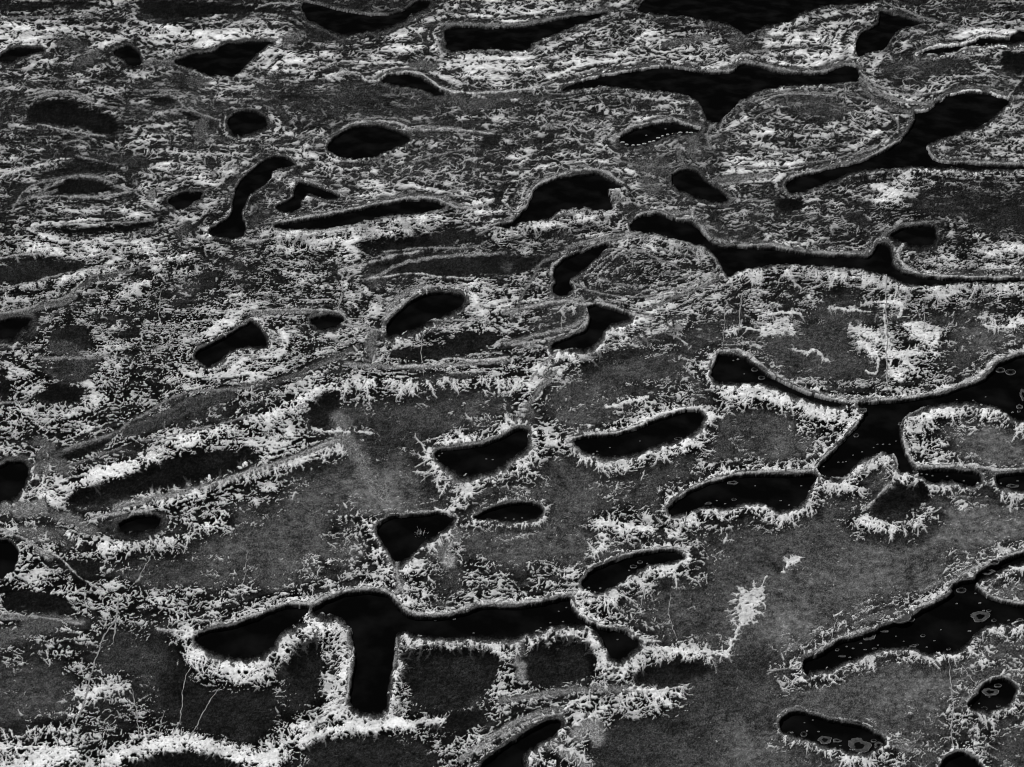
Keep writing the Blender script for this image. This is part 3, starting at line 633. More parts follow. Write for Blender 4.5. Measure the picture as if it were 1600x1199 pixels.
    def fringe(w, d, S, nx, ny, width, st, seed, keep=None):
        t = d / np.maximum(width, 1.0)
        e = .8 * perlin(S / 3.3 + 50, d / 13, seed) + .55 * perlin(S / 7.5 + 9, d / 17, seed + 1) + .45 * perlin(S / 17, d / 40, seed + 2)
        v = .53 * st - 1.0 * t + .8 * e + 1.0 * (N[w] - .5) + .45 * HOLE[w]
        k = sstep(.22, .38, v) * sstep(-.05, .12, t) * sstep(1.2, .8, t) * (width > 2.5)
        if keep is not None: k = k * keep
        CR[w] = np.maximum(CR[w], k)
        WH[w] = np.maximum(WH[w], sstep(1.5, .8, t) * (t > -.1) * (.5 + .5 * st) * (1 if keep is None else keep))
        # spurs: start along the bank and reach outwards
        bandw = np.clip(width * .3, 2, 8)
        m = (d > 0) & (d < bandw) & (width > 4) & (e > -.45)
        if keep is not None: m &= keep > .5
        jj, ii = np.nonzero(m)
        if len(jj):
            n = int((STEP * STEP / bandw[jj, ii]).sum() / 5.2 * (.35 + .65 * st))
            q = RNG.integers(0, len(jj), n)
            jj, ii = jj[q], ii[q]
            ln = np.clip(width[jj, ii] * (1.15 + .7 * e[jj, ii]), 3, 42)
            seeds.append(np.stack([GX[w][jj, ii], GY[w][jj, ii], nx[jj, ii], ny[jj, ii], ln, np.ones(n)], 1))
        sk = sstep(.2, .6, t) * sstep(2.4, 1.4, t) * st * (width > 6)
        if keep is not None: sk = sk * keep
        T[w] = T[w] * (1 - .45 * sk)
    for i, (s, wd, side, st) in enumerate(FRINGES):
        P = wob(smooth(pts(s), False, 6), 3.0, 2.5); w = window(P, wd * 2 + 6)
        x, y = GX[w], GY[w]
        D, S, vx, vy, cr = pdist(P, x, y, False, wd * 2 + 6)
        sd = np.sign(cr) * side
        L = S.max()
        keep = (sd > 0) * sstep(-1, 10, S) * sstep(L + 1, L - 10, S)
        # fade the crust map just behind the line
        fringe(w, D + 3 * perlin(x / 16, GZ[w] / 16, 60 + i) + 3.5 * perlin(x / 5, GZ[w] / 5, 80 + i) - 1, S, vx, vy, np.full(x.shape, wd, np.float32), st, 300 + 3 * i, keep)
    for i, (name, s, lip, fr, st, lab) in enumerate(POOLS):
        P = wob(smooth(pts(s), True, 5), 1.5, 4.5)
        mg = max(max(fr) * 2, max(lip) * 3) + 14
        w = window(P, mg)
        x, y = GX[w], GY[w]
        D, S, vx, vy, cr = pdist(P, x, y, True, mg)
        ins = inside(P, x, y)
        jag = .9 * perlin(x / 9, GZ[w] / 9, 71) + .7 * perlin(x / 3.6, GZ[w] / 3.4, 72)
        d = np.where(ins, -D, D)
        nx, ny = np.where(ins, -vx, vx), np.where(ins, -vy, vy)
        nowhere = D > mg
        ny = np.where(nowhere, -1, ny); nx = np.where(nowhere, 0, nx); d = np.where(nowhere, np.where(ins, -mg, mg), d)
        topw = np.clip(-ny, 0, 1) ** 2; botw = np.clip(ny, 0, 1) ** 2
        lw = np.clip(-nx, 0, 1) ** 2; rw = np.clip(nx, 0, 1) ** 2
        # the steep far bank is crisp, the shelving near shore ragged
        d = d + jag * (.4 + 1.8 * botw)
        width = fr[0] * topw + fr[1] * botw + fr[2] * lw + fr[3] * rw
        width = width * np.clip(1 + .55 * perlin(S / 30, S * 0 + 3.3, 73 + i) + .4 * perlin(S / 11, S * 0 + 5.3, 74 + i), .12, 2.2)
        lp = lip[0] * topw + lip[1] * botw + (lip[0] + lip[1]) * .5 * (lw + rw)
        lp = np.maximum(lp * (1 + .45 * botw) * np.clip(1 + .5 * perlin(S / 26, S * 0 + 1.7, 173 + i) + .4 * perlin(S / 9, S * 0 + 2.7, 174 + i), .25, 2), 1.0)
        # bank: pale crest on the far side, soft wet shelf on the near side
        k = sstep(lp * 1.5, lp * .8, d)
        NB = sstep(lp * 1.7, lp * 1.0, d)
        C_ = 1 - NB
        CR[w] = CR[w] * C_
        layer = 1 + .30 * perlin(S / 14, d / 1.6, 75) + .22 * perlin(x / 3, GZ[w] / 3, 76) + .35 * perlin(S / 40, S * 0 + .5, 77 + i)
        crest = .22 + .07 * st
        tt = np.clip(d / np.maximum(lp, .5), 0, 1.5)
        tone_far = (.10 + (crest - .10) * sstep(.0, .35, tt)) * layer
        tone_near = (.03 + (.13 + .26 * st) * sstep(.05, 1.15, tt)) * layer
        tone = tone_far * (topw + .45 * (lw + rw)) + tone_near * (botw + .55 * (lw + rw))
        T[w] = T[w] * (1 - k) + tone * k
        if st > 0: fringe(w, d - lp * .85, S, nx, ny, width.astype(np.float32), st, 500 + 3 * i)
        # specks of crust standing in the shallow shelf
        kw = sstep(1.5, -1.5, d)
        wet = sstep(.6, -.6, d)
        T[w] = T[w] * (1 - kw) + .03 * kw
        CR[w] *= 1 - kw
        WET[w] = np.maximum(WET[w], sstep(2.0, -6, d) + .25 * (d < 0))
        pools.append((name, P, lab))
    # --- crests of the banks
    CREST = np.zeros_like(T)
    for i, ln in enumerate(RIMS.split("\n")):
        s, hw, tone = ln.split(";"); hw = float(hw) * 1.15; tone = float(tone)
        P = wob(smooth(pts(s), False, 6), 1.3, 4.5); w = window(P, 12)
        x, y = GX[w], GY[w]
        D, S, vx, vy, cr = pdist(P, x, y, False, 12)
        vary = .78 + .75 * perlin(S / 16, S * 0 + i * .37, 95) + .45 * perlin(S / 5, S * 0 + i * .7, 96)
        hwv = hw * np.clip(vary, .35, 1.7)
        soft_ = sstep(hwv * 3.2, hwv * .8, D) * .55
        k = sstep(hwv * 1.25, hwv * .55, D + .9 * perlin(x / 3, GZ[w] / 3, 99)) * sstep(.2, .6, vary) * (WET[w] < .45)
        soft_ = soft_ * (WET[w] < .3)
        T[w] = T[w] * (1 - soft_) + .27 * (1 + .3 * grain[w]) * soft_
        tt = tone * .92 * (1 + .22 * perlin(x / 4, GZ[w] / 4, 97))
        T[w] = np.where(k > 0, T[w] * (1 - k) + tt * k, T[w])
        CR[w] = CR[w] * (1 - k)
        CREST[w] = np.maximum(CREST[w], k + .4 * soft_)
    # --- solid bands
    for i, (s, hw, tone) in enumerate(BANDS):
        P = wob(smooth(pts(s), False, 6), 2.2 + hw * .2, 3.5); w = window(P, hw * 2.6 + 10)
        x, y = GX[w], GY[w]
        D, S, vx, vy, cr = pdist(P, x, y, False, hw * 2.6 + 10)
        ee = .55 * perlin(x / 5 + i, GZ[w] / 4.5, 81) + .45 * perlin(x / 11, GZ[w] / 9 + i, 82) + .35 * (N[w] - .5)
        bw_ = .85 * np.clip(.85 + .75 * perlin(S / 13, S * 0 + i * 1.3, 84) + .4 * perlin(S / 5, S * 0 + i, 85), .15, 1.5) if hw < 5.2 else .85
        k = sstep(.15, -.15, D / (hw * bw_) - 1.0 - ee * 1.15)
        hole = sstep(-.62, -.5, perlin(x / 3.0, GZ[w] / 2.8, 83) + .1 * (D < hw * .5))
        k = k * hole * (WET[w] < .3) * np.where(hw > 3, sstep(-.75, -.35, HOLE[w]), 1)
        CR[w] = np.maximum(CR[w], k); WH[w] = np.maximum(WH[w], k * tone)
        m = (np.abs(D - hw) < 2) & (k > .3)
        jj, ii = np.nonzero(m)
        if len(jj) and hw > 2.2:
            q = RNG.integers(0, len(jj), max(1, int(len(jj) * .14)))
            jj, ii = jj[q], ii[q]
            seeds.append(np.stack([x[jj, ii], y[jj, ii], vx[jj, ii], vy[jj, ii], np.full(len(jj), min(4 + hw, 9.)), np.ones(len(jj))], 1))
    # --- branching spurs: walkers that wander outwards and fork
    # general seeds at the edge of the mapped crust
    for n, lo, hi, ln in ((2000, .15, .45, 11), (900, .42, .7, 9), (350, .06, .2, 5)):
        X = RNG.uniform(0, PW, n * 4); Y = RNG.uniform(0, PH + 20, n * 4)
        ii = ((X - X0) / STEP).astype(int); jj = ((Y - Y0) / STEP).astype(int)
        k = (C[jj, ii] > lo) & (C[jj, ii] < hi) & (RNG.random(n * 4) < .55) & (WET[jj, ii] < .1)
        X, Y = X[k][:n], Y[k][:n]
        a = RNG.uniform(0, 2 * np.pi, len(X))
        seeds.append(np.stack([X, Y, np.cos(a) * 1.3, np.sin(a) * .7, RNG.uniform(.4, 1.4, len(X)) * ln, np.zeros(len(X))], 1))
    for s, wd, lab in TRACKS:
        P = smooth(pts(s), False, 8)
        n = int(len(P) * .3)
        q = RNG.integers(0, len(P), n); a = RNG.uniform(0, 2 * np.pi, n)
        seeds.append(np.stack([P[q, 0], P[q, 1], np.cos(a), np.sin(a), RNG.uniform(1.5, 7, n) * min(1, wd / 2), np.zeros(n)], 1))
    # small loose crumbs of crust on the open mud
    n = 1500
    X = RNG.uniform(0, PW, n * 3); Y = RNG.uniform(380, PH + 20, n * 3)
    ii = ((X - X0) / STEP).astype(int); jj = ((Y - Y0) / STEP).astype(int)
    k = (C[jj, ii] < .35) & (RNG.random(n * 3) < .06 + 1.1 * np.clip(perlin(X / 60, Y / 45, 98), 0, 1)) & (WET[jj, ii] < .1)
    X, Y = X[k][:n], Y[k][:n]
    seeds.append(np.stack([X, Y, RNG.choice([-1., 1.], len(X)), RNG.normal(0, .2, len(X)), RNG.exponential(1.3, len(X)) + .9, np.zeros(len(X))], 1))
    W = np.concatenate(seeds).astype(np.float64)
    BR = np.zeros_like(T)
    x, y = W[:, 0].copy(), W[:, 1].copy(); ang = np.arctan2(W[:, 3], W[:, 2]) + RNG.normal(0, .28, len(W)); life = W[:, 4] * RNG.uniform(.35, 1.45, len(W)); gen = np.zeros(len(W))
    rad = RNG.uniform(.7, 1.4, len(W))
    for step in range(60):
        if not len(x): break
        sq = np.clip(0.42 + 0.36 * (y / PH), .36, .85)
        ang = ang + RNG.normal(0, .13, len(x))
        x = x + np.cos(ang) * .9; y = y + np.sin(ang) * .9 * (sq + .25)
        life = life - .9
        ok = (life > 0) & (x > X0 + 4) & (x < X1 - 4) & (y > Y0 + 4) & (y < Y1 - 4)
        x, y, ang, life, gen, rad = x[ok], y[ok], ang[ok], life[ok], gen[ok], rad[ok]
        fx = (x - X0) / STEP; fy = (y - Y0) / STEP; ii = np.round(fx).astype(int); jj = np.round(fy).astype(int)
        ok = WET[jj, ii] < .1
        x, y, ang, life, gen, rad, fx, fy, ii, jj = [q[ok] for q in (x, y, ang, life, gen, rad, fx, fy, ii, jj)]
        rr = rad * np.clip(.5 + life / 11, .5, 1.25) / STEP
        for dj in (-1, 0, 1):
            for di in (-1, 0, 1):
                q = ((ii + di - fx) ** 2 + ((jj + dj - fy) * 1.25) ** 2) / (rr * rr + 1e-6)
                np.maximum.at(BR, (jj + dj, ii + di), np.exp(-q * .75).astype(np.float32))
        f = (RNG.random(len(x)) < .27) & (gen < 3) & (life > 2.5)
        if f.any():
            sgn = np.where(RNG.random(f.sum()) < .5, -1, 1)
            x = np.concatenate([x, x[f]]); y = np.concatenate([y, y[f]])
            ang = np.concatenate([ang, ang[f] + sgn * RNG.uniform(.6, 1.2, f.sum())])
            life = np.concatenate([life, np.minimum(life[f] * RNG.uniform(.3, .7, f.sum()), 7)]); gen = np.concatenate([gen, gen[f] + 1]); rad = np.concatenate([rad, rad[f] * .9])
    far2 = sstep(500, 200, GY)
    BR = sstep(.25, .8, BR) * (1 - .35 * far2)
    BR = BR * (1 - .85 * NOCR) * (1 - sstep(.1, .4, WET))
    CR = np.maximum(CR, BR * .95)
    # --- crust brightness
    bt = .77 + .10 * perlin(GX / 40, GZ / 30, 91) + .10 * perlin(GX / 7, GZ / 6, 92) + .07 * perlin(GX / 3, GZ / 3, 93) + .05 * WH + .16 * (C - .45)
    bt = bt - .12 * far + far * (.14 * big + .30 * (C - .5))
    # grain
    tone = T * (1 + .42 * np.clip(grain, -1.8, 1.8) * (1 - .6 * np.clip(WET * 3, 0, 1)) * (1 - .62 * sstep(.18, .38, T)))
    tone = tone * (1 - CR) + bt * CR
    tone = np.clip(tone, .02, .93)
    return tone.astype(np.float32), CR.astype(np.float32), WET.astype(np.float32), CREST.astype(np.float32), PHI, pools

TONE, CRUST, WET, CREST, PHI, PLIST = build_fields()
#FIELD-END

# ------------------------------------------------------------------ from survey frame to the flat marsh
CP, SP = math.cos(PITCH), math.sin(PITCH)
def to_ground(px, py, z=0.0):
    cx = (np.asarray(px, float) - PW / 2) / FPX
    cy = (PH / 2 - np.asarray(py, float)) / FPX
    dy = CP + cy * SP; dz = -SP + cy * CP
    t = (CAM_H - z) / -dz
    return cx * t, dy * t

def lin(v):
    v = np.asarray(v, float)
    return np.where(v < .04045, v / 12.92, ((v + .055) / 1.055) ** 2.4)

ALB = 0.92                     # display tone to surface albedo
WATER_Z = -0.10
MX, MY = to_ground(GX, GY)
mscale = MY / 4000.0           # metres per survey pixel, roughly
swell = .10 * perlin(GX / 90, GZ / 90, 601) + .05 * perlin(GX / 28, GZ / 28, 602)
rough = .03 * perlin(GX / 5, GZ / 5, 603) + .02 * perlin(GX / 2.6, GZ / 2.6, 604)
NEARW = np.clip(WET * 3, 0, 1)
BANKREL = .12 * np.exp(-np.clip(PHI, 0, 200) / 12) * (1 - NEARW) + .06 * CREST
rough = rough * (1 - .8 * np.clip(CREST, 0, 1))
GROUND_Z = (0.06 + BANKREL + (swell + rough + .07) * (1 - NEARW) - .55 * WET).astype(np.float32)

def ground_z(px, py):
    i = int(np.clip(round((px - X0) / STEP), 0, GW - 1)); j = int(np.clip(round((py - Y0) / STEP), 0, GH - 1))
    return float(GROUND_Z[j, i]) + .11 * float(CRUST[j, i])

def node_mat(name, build):
    m = bpy.data.materials.new(name); m.use_nodes = True
    nt = m.node_tree; nt.nodes.clear()
    out = nt.nodes.new('ShaderNodeOutputMaterial')
    bs = nt.nodes.new('ShaderNodeBsdfPrincipled')
    nt.links.new(bs.outputs[0], out.inputs[0])
    build(nt, bs)
    return m

def tone_mat(nt, bs, rough=1.0, attr=True, col=.2, amount=.22, scale=9.0, spec=0.0):
    N, L = nt.nodes, nt.links
    tc = N.new('ShaderNodeTexCoord')
    n1 = N.new('ShaderNodeTexNoise'); n1.inputs['Scale'].default_value = scale; n1.inputs['Detail'].default_value = 5; n1.inputs['Roughness'].default_value = .75
    L.new(tc.outputs['Object'], n1.inputs['Vector'])
    mr = N.new('ShaderNodeMapRange')
    mr.inputs['From Min'].default_value = .3; mr.inputs['From Max'].default_value = .7
    mr.inputs['To Min'].default_value = 1 - amount; mr.inputs['To Max'].default_value = 1 + amount
    L.new(n1.outputs[0], mr.inputs['Value'])
    mul = N.new('ShaderNodeVectorMath'); mul.operation = 'SCALE'
    if attr:
        at = N.new('ShaderNodeAttribute'); at.attribute_name = 'albedo'
        cmb = N.new('ShaderNodeCombineXYZ')
        for k in range(3): L.new(at.outputs['Fac'], cmb.inputs[k])
        L.new(cmb.outputs[0], mul.inputs[0])
    else:
        mul.inputs[0].default_value = (col, col, col)
    L.new(mr.outputs[0], mul.inputs['Scale'])
    L.new(mul.outputs[0], bs.inputs['Base Color'])
    bs.inputs['Roughness'].default_value = rough
    bs.inputs['Specular IOR Level'].default_value = spec
    bp = N.new('ShaderNodeBump'); bp.inputs['Strength'].default_value = .5; bp.inputs['Distance'].default_value = .04
    L.new(n1.outputs[0], bp.inputs['Height']); L.new(bp.outputs[0], bs.inputs['Normal'])

M_GROUND = node_mat("mud", lambda nt, bs: tone_mat(nt, bs, scale=5.0, amount=.45))
M_CRUST = node_mat("pale_crust", lambda nt, bs: tone_mat(nt, bs, scale=4.0, amount=.10))
M_PATH = node_mat("worn_mud", lambda nt, bs: tone_mat(nt, bs, attr=False, col=.24, amount=.35, scale=1.5))
M_FOAM = node_mat("foam", lambda nt, bs: tone_mat(nt, bs, attr=False, col=.15, amount=.45, scale=1.4))
M_FLECK = node_mat("pale_fleck", lambda nt, bs: tone_mat(nt, bs, attr=False, col=.22, amount=.4, scale=1.0))
M_MAT = node_mat("algal_mat", lambda nt, bs: tone_mat(nt, bs, attr=False, col=.045, amount=.7, scale=1.6))
M_RINGIN = node_mat("dark_mat", lambda nt, bs: tone_mat(nt, bs, attr=False, col=.012, amount=.6, scale=1.6))
M_TUFT = node_mat("dry_grass", lambda nt, bs: tone_mat(nt, bs, attr=False, col=.5, amount=.3, scale=3))
def _water(nt, bs):
    N, L = nt.nodes, nt.links
    tc = N.new('ShaderNodeTexCoord')
    n1 = N.new('ShaderNodeTexNoise'); n1.inputs['Scale'].default_value = .22; n1.inputs['Detail'].default_value = 6
    L.new(tc.outputs['Object'], n1.inputs['Vector'])
    cr = N.new('ShaderNodeMapRange'); cr.inputs['From Min'].default_value = .45; cr.inputs['From Max'].default_value = .8
    cr.inputs['To Min'].default_value = .0016; cr.inputs['To Max'].default_value = .007
    L.new(n1.outputs[0], cr.inputs['Value']); L.new(cr.outputs[0], bs.inputs['Base Color'])
    bs.inputs['Roughness'].default_value = .12
    bs.inputs['Specular IOR Level'].default_value = 0.0; bs.inputs['IOR'].default_value = 1.03
    n2 = N.new('ShaderNodeTexNoise'); n2.inputs['Scale'].default_value = 2.5
    L.new(tc.outputs['Object'], n2.inputs['Vector'])
    bp = N.new('ShaderNodeBump'); bp.inputs['Strength'].default_value = .15; bp.inputs['Distance'].default_value = .02
    L.new(n2.outputs[0], bp.inputs['Height']); L.new(bp.outputs[0], bs.inputs['Normal'])
M_WATER = node_mat("black_water", _water)

def mesh_np(name, V, F, mat, alb=None, smooth_=False):
    me = bpy.data.meshes.new(name)
    n = F.shape[1]
    me.vertices.add(len(V)); me.vertices.foreach_set('co', np.ascontiguousarray(V, np.float32).ravel())
    me.loops.add(F.size); me.loops.foreach_set('vertex_index', np.ascontiguousarray(F, np.int32).ravel())
    me.polygons.add(len(F)); me.polygons.foreach_set('loop_start', np.arange(0, F.size, n, dtype=np.int32))
    me.polygons.foreach_set('loop_total', np.full(len(F), n, np.int32))
    if smooth_: me.polygons.foreach_set('use_smooth', np.ones(len(F), bool))
    me.materials.append(mat)
    if alb is not None:
        a = me.attributes.new('albedo', 'FLOAT', 'POINT'); a.data.foreach_set('value', np.ascontiguousarray(alb, np.float32).ravel())
    me.update(calc_edges=True)
    return me

def link(name, me, parent=None, loc=(0, 0, 0)):
    o = bpy.data.objects.new(name, me); COL.objects.link(o); o.location = loc
    if parent: o.parent = parent
    return o

def props(o, label=None, cat=None, group=None, kind=None):
    for k, v in (('label', label), ('category', cat), ('group', group), ('kind', kind)):
        if v: o[k] = v
    return o

# ------------------------------------------------------------------ ground: one sheet reaching the horizon
def build_ground():
    alb = lin(TONE) * ALB
    X, Y, Z = MX.astype(np.float64), MY.astype(np.float64), GROUND_Z.astype(np.float64)
    rng = np.random.default_rng(3)
    for f in (1.03, 1.1, 1.25, 1.6, 2.5, 6.0, 20.0):
        top = 1.0 + (f - 1) * .9
        X = np.vstack([X[:1] * top, X, X[-1:]]); Y = np.vstack([Y[:1] * top, Y, Y[-1:] - 12 * f])
        Z = np.vstack([Z[:1] * 0 + .05, Z, Z[-1:] * 0 + .05])
        alb = np.vstack([rng.uniform(.02, .2, (1, alb.shape[1])), alb, rng.uniform(.02, .2, (1, alb.shape[1]))])
        w = 18 * f
        X = np.hstack([X[:, :1] - w, X, X[:, -1:] + w]); Y = np.hstack([Y[:, :1], Y, Y[:, -1:]])
        Z = np.hstack([Z[:, :1] * 0 + .05, Z, Z[:, -1:] * 0 + .05])
        alb = np.hstack([rng.uniform(.02, .2, (alb.shape[0], 1)), alb, rng.uniform(.02, .2, (alb.shape[0], 1))])
    h, w = X.shape
    V = np.stack([X, Y, Z], -1).reshape(-1, 3)
    I = np.arange(h * w).reshape(h, w)
    F = np.stack([I[1:, :-1], I[1:, 1:], I[:-1, 1:], I[:-1, :-1]], -1).reshape(-1, 4)
    o = link("ground", mesh_np("ground", V, F, M_GROUND, alb, True))
    props(o, kind='structure')
build_ground()

def build_crust():
    c = CRUST
    fm = (c[1:, :-1] + c[1:, 1:] + c[:-1, 1:] + c[:-1, :-1]) / 4 > .48
    I = np.arange(GH * GW).reshape(GH, GW)
    F = np.stack([I[1:, :-1], I[1:, 1:], I[:-1, 1:], I[:-1, :-1]], -1)[fm]
    used, inv = np.unique(F.ravel(), return_inverse=True)
    z = GROUND_Z.ravel() + .012 + .065 * sstep(.25, .9, c.ravel())
    V = np.stack([MX.ravel(), MY.ravel(), z], -1)[used]
    o = link("pale_crust", mesh_np("pale_crust", V, inv.reshape(-1, 4), M_CRUST, (lin(TONE) * ALB).ravel()[used], True))
    props(o, "pale branching crust spread in nets and spiky fringes over the dark mud", "crust", kind='stuff')
build_crust()

# ------------------------------------------------------------------ pools
from mathutils import Vector
from mathutils.geometry import tessellate_polygon
def build_pool(i, name, P, label):
    A = P; B = np.roll(P, -1, 0); area = .5 * np.sum(A[:, 0] * B[:, 1] - B[:, 0] * A[:, 1])
    t = np.roll(P, -1, 0) - np.roll(P, 1, 0); t /= np.maximum(np.hypot(t[:, 0], t[:, 1])[:, None], 1e-6)
    nrm = np.stack([t[:, 1], -t[:, 0]], 1) * (1 if area > 0 else -1)
    Q = P + nrm * 2.0
    zl = WATER_Z - .0006 * i
    x, y = to_ground(Q[:, 0], Q[:, 1], zl)
    cx, cy = float(x.mean()), float(y.mean())
    pv = [Vector((float(a) - cx, float(b) - cy, 0)) for a, b in zip(x, y)]
    tris = np.array(tessellate_polygon([pv]))
    V = np.array([v[:] for v in pv])
    a, b, c = V[tris[:, 0]], V[tris[:, 1]], V[tris[:, 2]]
    cr = (b[:, 0] - a[:, 0]) * (c[:, 1] - a[:, 1]) - (b[:, 1] - a[:, 1]) * (c[:, 0] - a[:, 0])
    tris[cr < 0] = tris[cr < 0][:, ::-1]
    o = link("pool", mesh_np("pool", V, tris, M_WATER), loc=(cx, cy, zl))
    props(o, label, kind='structure')
    return zl
POOLZ = {}
for i, (nm, P, lab) in enumerate(PLIST):
    POOLZ[nm] = build_pool(i, nm, P, lab)

# ------------------------------------------------------------------ thin worn paths
def build_path(i, s, wd, label):
    r = np.random.default_rng(1000 + i)
    P = smooth(pts(s), False, 8)
    n = max(10, int(np.hypot(*(np.diff(P, axis=0).T)).sum() / 1.5))
    d = np.r_[0, np.cumsum(np.hypot(*(np.diff(P, axis=0).T)))]
    q = np.linspace(0, d[-1], n)
    P = np.stack([np.interp(q, d, P[:, 0]), np.interp(q, d, P[:, 1])], 1)
    ph = r.uniform(0, 6, 4)
    P[:, 0] += .7 * np.sin(q / 5 + ph[0]) + .4 * np.sin(q / 2.2 + ph[1]) + r.normal(0, .15, n)
    w = wd * .5 * (.50 + .35 * np.sin(q / 7 + ph[2]) ** 2 + .35 * r.random(n)) * np.clip(np.minimum(q, d[-1] - q) / 9, .3, 1)
    L = P - np.stack([w, w * 0], 1); R = P + np.stack([w, w * 0], 1)
    V = []
    for a, c, b in zip(L, P, R):
        g = ground_z(c[0], c[1])
        for p_, dz in ((a, .01), (c, .05), (b, .01)):
            z = max(g, ground_z(p_[0], p_[1])) + dz + .03
            x, y = to_ground(p_[0], p_[1]); V.append((float(x), float(y), z))
    V = np.array(V); F = []
    for k in range(n - 1):
        for e in (0, 1): F.append((3 * (k + 1) + e, 3 * (k + 1) + e + 1, 3 * k + e + 1, 3 * k + e))
    o = link("path", mesh_np("path", V, np.array(F), M_PATH))
    props(o, label, kind='structure')
for i, (s_, wd, lab) in enumerate(TRACKS): build_path(i, s_, wd, lab)

# ------------------------------------------------------------------ floating mats, foam rings and flecks
WHERE = {"p51": "the long branching pool at lower right", "p52": "the oblong pool at bottom right", "p53": "the small oval pool at bottom right",
         "p39": "the forked pool at right", "p40": "the little pool at the right edge", "p38": "the pool under the big round island", "p37": "the finger-shaped pool right of centre",
         "p41": "the long low pool right of centre", "p48": "the tongue-shaped pool", "p46": "the T-shaped pool", "p36": "the kidney-shaped pool at the centre",
         "p49": "the small lens pool", "p18": "the small far pool with the dashed rim", "p23": "the thin wavy pool at top right", "p47": "the triangular pool"}
def ragged(x, y, rx, ry, r, n, amp, zl):
    a = np.linspace(0, 2 * np.pi, n, endpoint=False)
    k = 1 + amp * (np.sin(2 * a + r.uniform(0, 6)) * .5 + np.sin(3 * a + r.uniform(0, 6)) * .6 + np.sin(5 * a + r.uniform(0, 6)) * .4) + amp * .25 * r.normal(0, 1, n)
    return a, to_ground(x + rx * k * np.cos(a), y + ry * k * np.sin(a), zl)
def disc_mesh(name, X, Y, cx, cy, h, mat):
    n = len(X); dx, dy = X - cx, Y - cy
    rings = [(1.0, -.03), (1.0, h * .4), (.9, h), (.45, h * .8)]
    V = np.concatenate([np.stack([dx * f, dy * f, np.full(n, z)], 1) for f, z in rings] + [np.array([[0, 0, h * .8]])])
    F = []
    for q in range(3):
        for k in range(n): F.append((q * n + k, q * n + (k + 1) % n, (q + 1) * n + (k + 1) % n, (q + 1) * n + k))
    me = mesh_np(name, V, np.array(F + [(3 * n + k, 3 * n + (k + 1) % n, 4 * n, 4 * n) for k in range(n)]), mat)
    me.validate(); return me
def rim_mesh(name, X, Y, cx, cy, a, px_w, h, mat, r):
    n = len(X); dx, dy = X - cx, Y - cy
    L = np.hypot(dx, dy)
    near = np.clip(.25 + .75 * (np.sin(a + r.uniform(-.4, .4)) * .5 + .5) ** 1.5 + r.normal(0, .08, n), .12, 1.2)     # foam rim is wider and taller on the near side
    w = px_w * near
    rings = [(-w * .5, 0 * w - .02), (-w * .2, h * near), (w * .25, h * near), (w * .5, 0 * w - .02)]
    V = np.concatenate([np.stack([dx * (1 + o_ / L), dy * (1 + o_ / L), z_], 1) for o_, z_ in rings])
    F = []
    for q in range(3):
        for k in range(n): F.append((q * n + k, (q + 1) * n + k, (q + 1) * n + (k + 1) % n, q * n + (k + 1) % n))
    return mesh_np(name, V, np.array(F), mat)
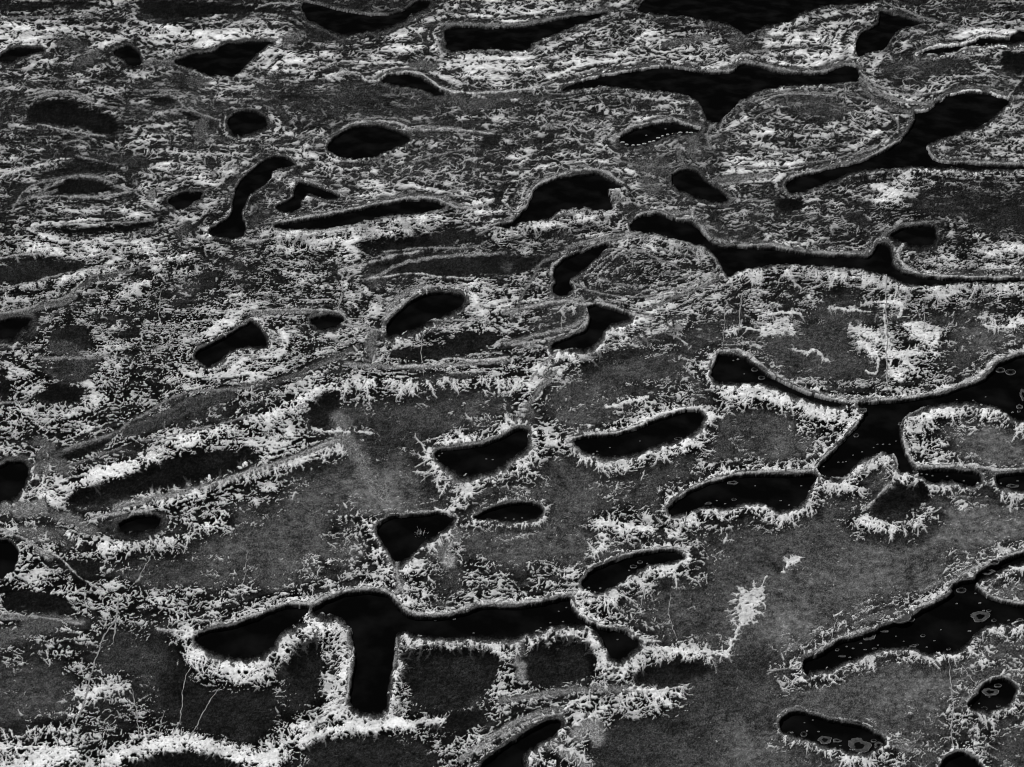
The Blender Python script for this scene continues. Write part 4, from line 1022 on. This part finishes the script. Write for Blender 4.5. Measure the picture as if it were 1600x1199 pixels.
def floats():
    r = np.random.default_rng(42)
    for pool, txt in FLOATS.items():
        items = []
        for it in txt.split():
            x, y, rx, ry, st = it.split(','); items.append((float(x), float(y), float(rx), float(ry), st))
        zl = POOLZ[pool] + .004
        big = [q for q in items if q[4] != 's']
        for x, y, rx, ry, st in items:
            cx, cy = map(float, to_ground(x, y, zl))
            gz = ground_z(x, y)
            base = max(zl, gz + .015)
            if st == 's':
                a, (X, Y) = ragged(x, y, rx * .8, ry * .62, r, 10, .22, zl)
                o = link("foam_fleck", disc_mesh("foam_fleck", X, Y, cx, cy, .07, M_FLECK), loc=(cx, cy, base))
                props(o, "tiny pale foam fleck floating on " + WHERE[pool], "foam fleck", "foam flecks on " + WHERE[pool])
                continue
            n = 40 if st == 'm' else 28
            a, (X, Y) = ragged(x, y, rx, ry, r, n, .17 if st == 'm' else .03, zl)
            nm = "floating_mat" if st == 'm' else "foam_ring"
            o = link(nm, None, loc=(cx, cy, base)); o.empty_display_size = .3
            link("sheet", disc_mesh("sheet", X, Y, cx, cy, .05, M_MAT if st == 'm' else M_RINGIN), parent=o)
            pw = cy / 2400.0 * (1.9 if rx > 5 else 1.5)
            link("rim", rim_mesh("rim", X, Y, cx, cy, a, pw, .13, M_FOAM, r), parent=o)
            same = [q for q in big if q[4] == st]
            same.sort(key=lambda q: q[0])
            k = [q[0] for q in same].index(x)
            kind = "ragged grey mat" if st == 'm' else "pale foam ring"
            if len(same) == 1: pos = "the only one"
            else:
                o_ = ["first", "second", "third", "fourth", "fifth", "sixth", "seventh", "eighth", "ninth", "tenth", "eleventh"]
                pos = "%s from left" % o_[min(k, 10)]
            props(o, "%s, %s, on %s" % (kind, pos, WHERE[pool].replace("the ", "", 1)), "floating mat" if st == 'm' else "foam ring",
                  ("ragged mats floating on the pools" if st == 'm' else "foam rings floating on the pools"))
floats()
# dashed pale rim along the near shore of the small far pool
def dashes():
    r = np.random.default_rng(5)
    P = smooth(pts("966,217 971,224 980,229 993,230 1006,228 1018,223 1028,216 1040,211 1055,209 1070,210 1086,209"), False, 6)
    d = np.r_[0, np.cumsum(np.hypot(*(np.diff(P, axis=0).T)))]
    q = 0.0; zl = POOLZ["p18"]
    while q < d[-1]:
        x = float(np.interp(q, d, P[:, 0])); y = float(np.interp(q, d, P[:, 1])); rx = r.uniform(1.6, 3.6)
        cx, cy = map(float, to_ground(x, y, 0))
        a, (X, Y) = ragged(x, y, rx, .75, r, 10, .1, 0)
        o = link("foam_fleck", disc_mesh("foam_fleck", X, Y, cx, cy, .12, M_TUFT), loc=(cx, cy, max(zl, ground_z(x, y)) + .03))
        props(o, "pale dash of foam in the broken rim around the small far pool", "foam fleck", "foam dashes rimming the small far pool")
        q += rx * 2 + r.uniform(.4, 5)
dashes()
# pale tuft growing in the triangular pool
def tuft():
    r = np.random.default_rng(9)
    cx, cy = map(float, to_ground(656, 834, -.1))
    V, F = [], []
    for k in range(90):
        a = r.uniform(0, 2 * np.pi); R = abs(r.normal(0, .32)); h = r.uniform(.08, .26); b = r.uniform(0, 2 * np.pi); w = r.uniform(.03, .07); le = r.uniform(.1, .3)
        x, y = R * np.cos(a), R * np.sin(a) * 1.2
        i = len(V)
        V += [(x - w * np.sin(b), y + w * np.cos(b), -.1), (x + w * np.sin(b), y - w * np.cos(b), -.1),
              (x + le * np.cos(a) * .5 + w * .6 * np.sin(b), y + le * np.sin(a) * .5 - w * .6 * np.cos(b), h * .6), (x + le * np.cos(a), y + le * np.sin(a), h)]
        F.append((i, i + 1, i + 2, i + 3))
    o = link("grass_tuft", mesh_np("grass_tuft", np.array(V), np.array(F), M_TUFT), loc=(cx, cy, POOLZ["p47"] + .02))
    props(o, "tiny pale tuft standing alone in the black triangular pool", "tuft")
tuft()
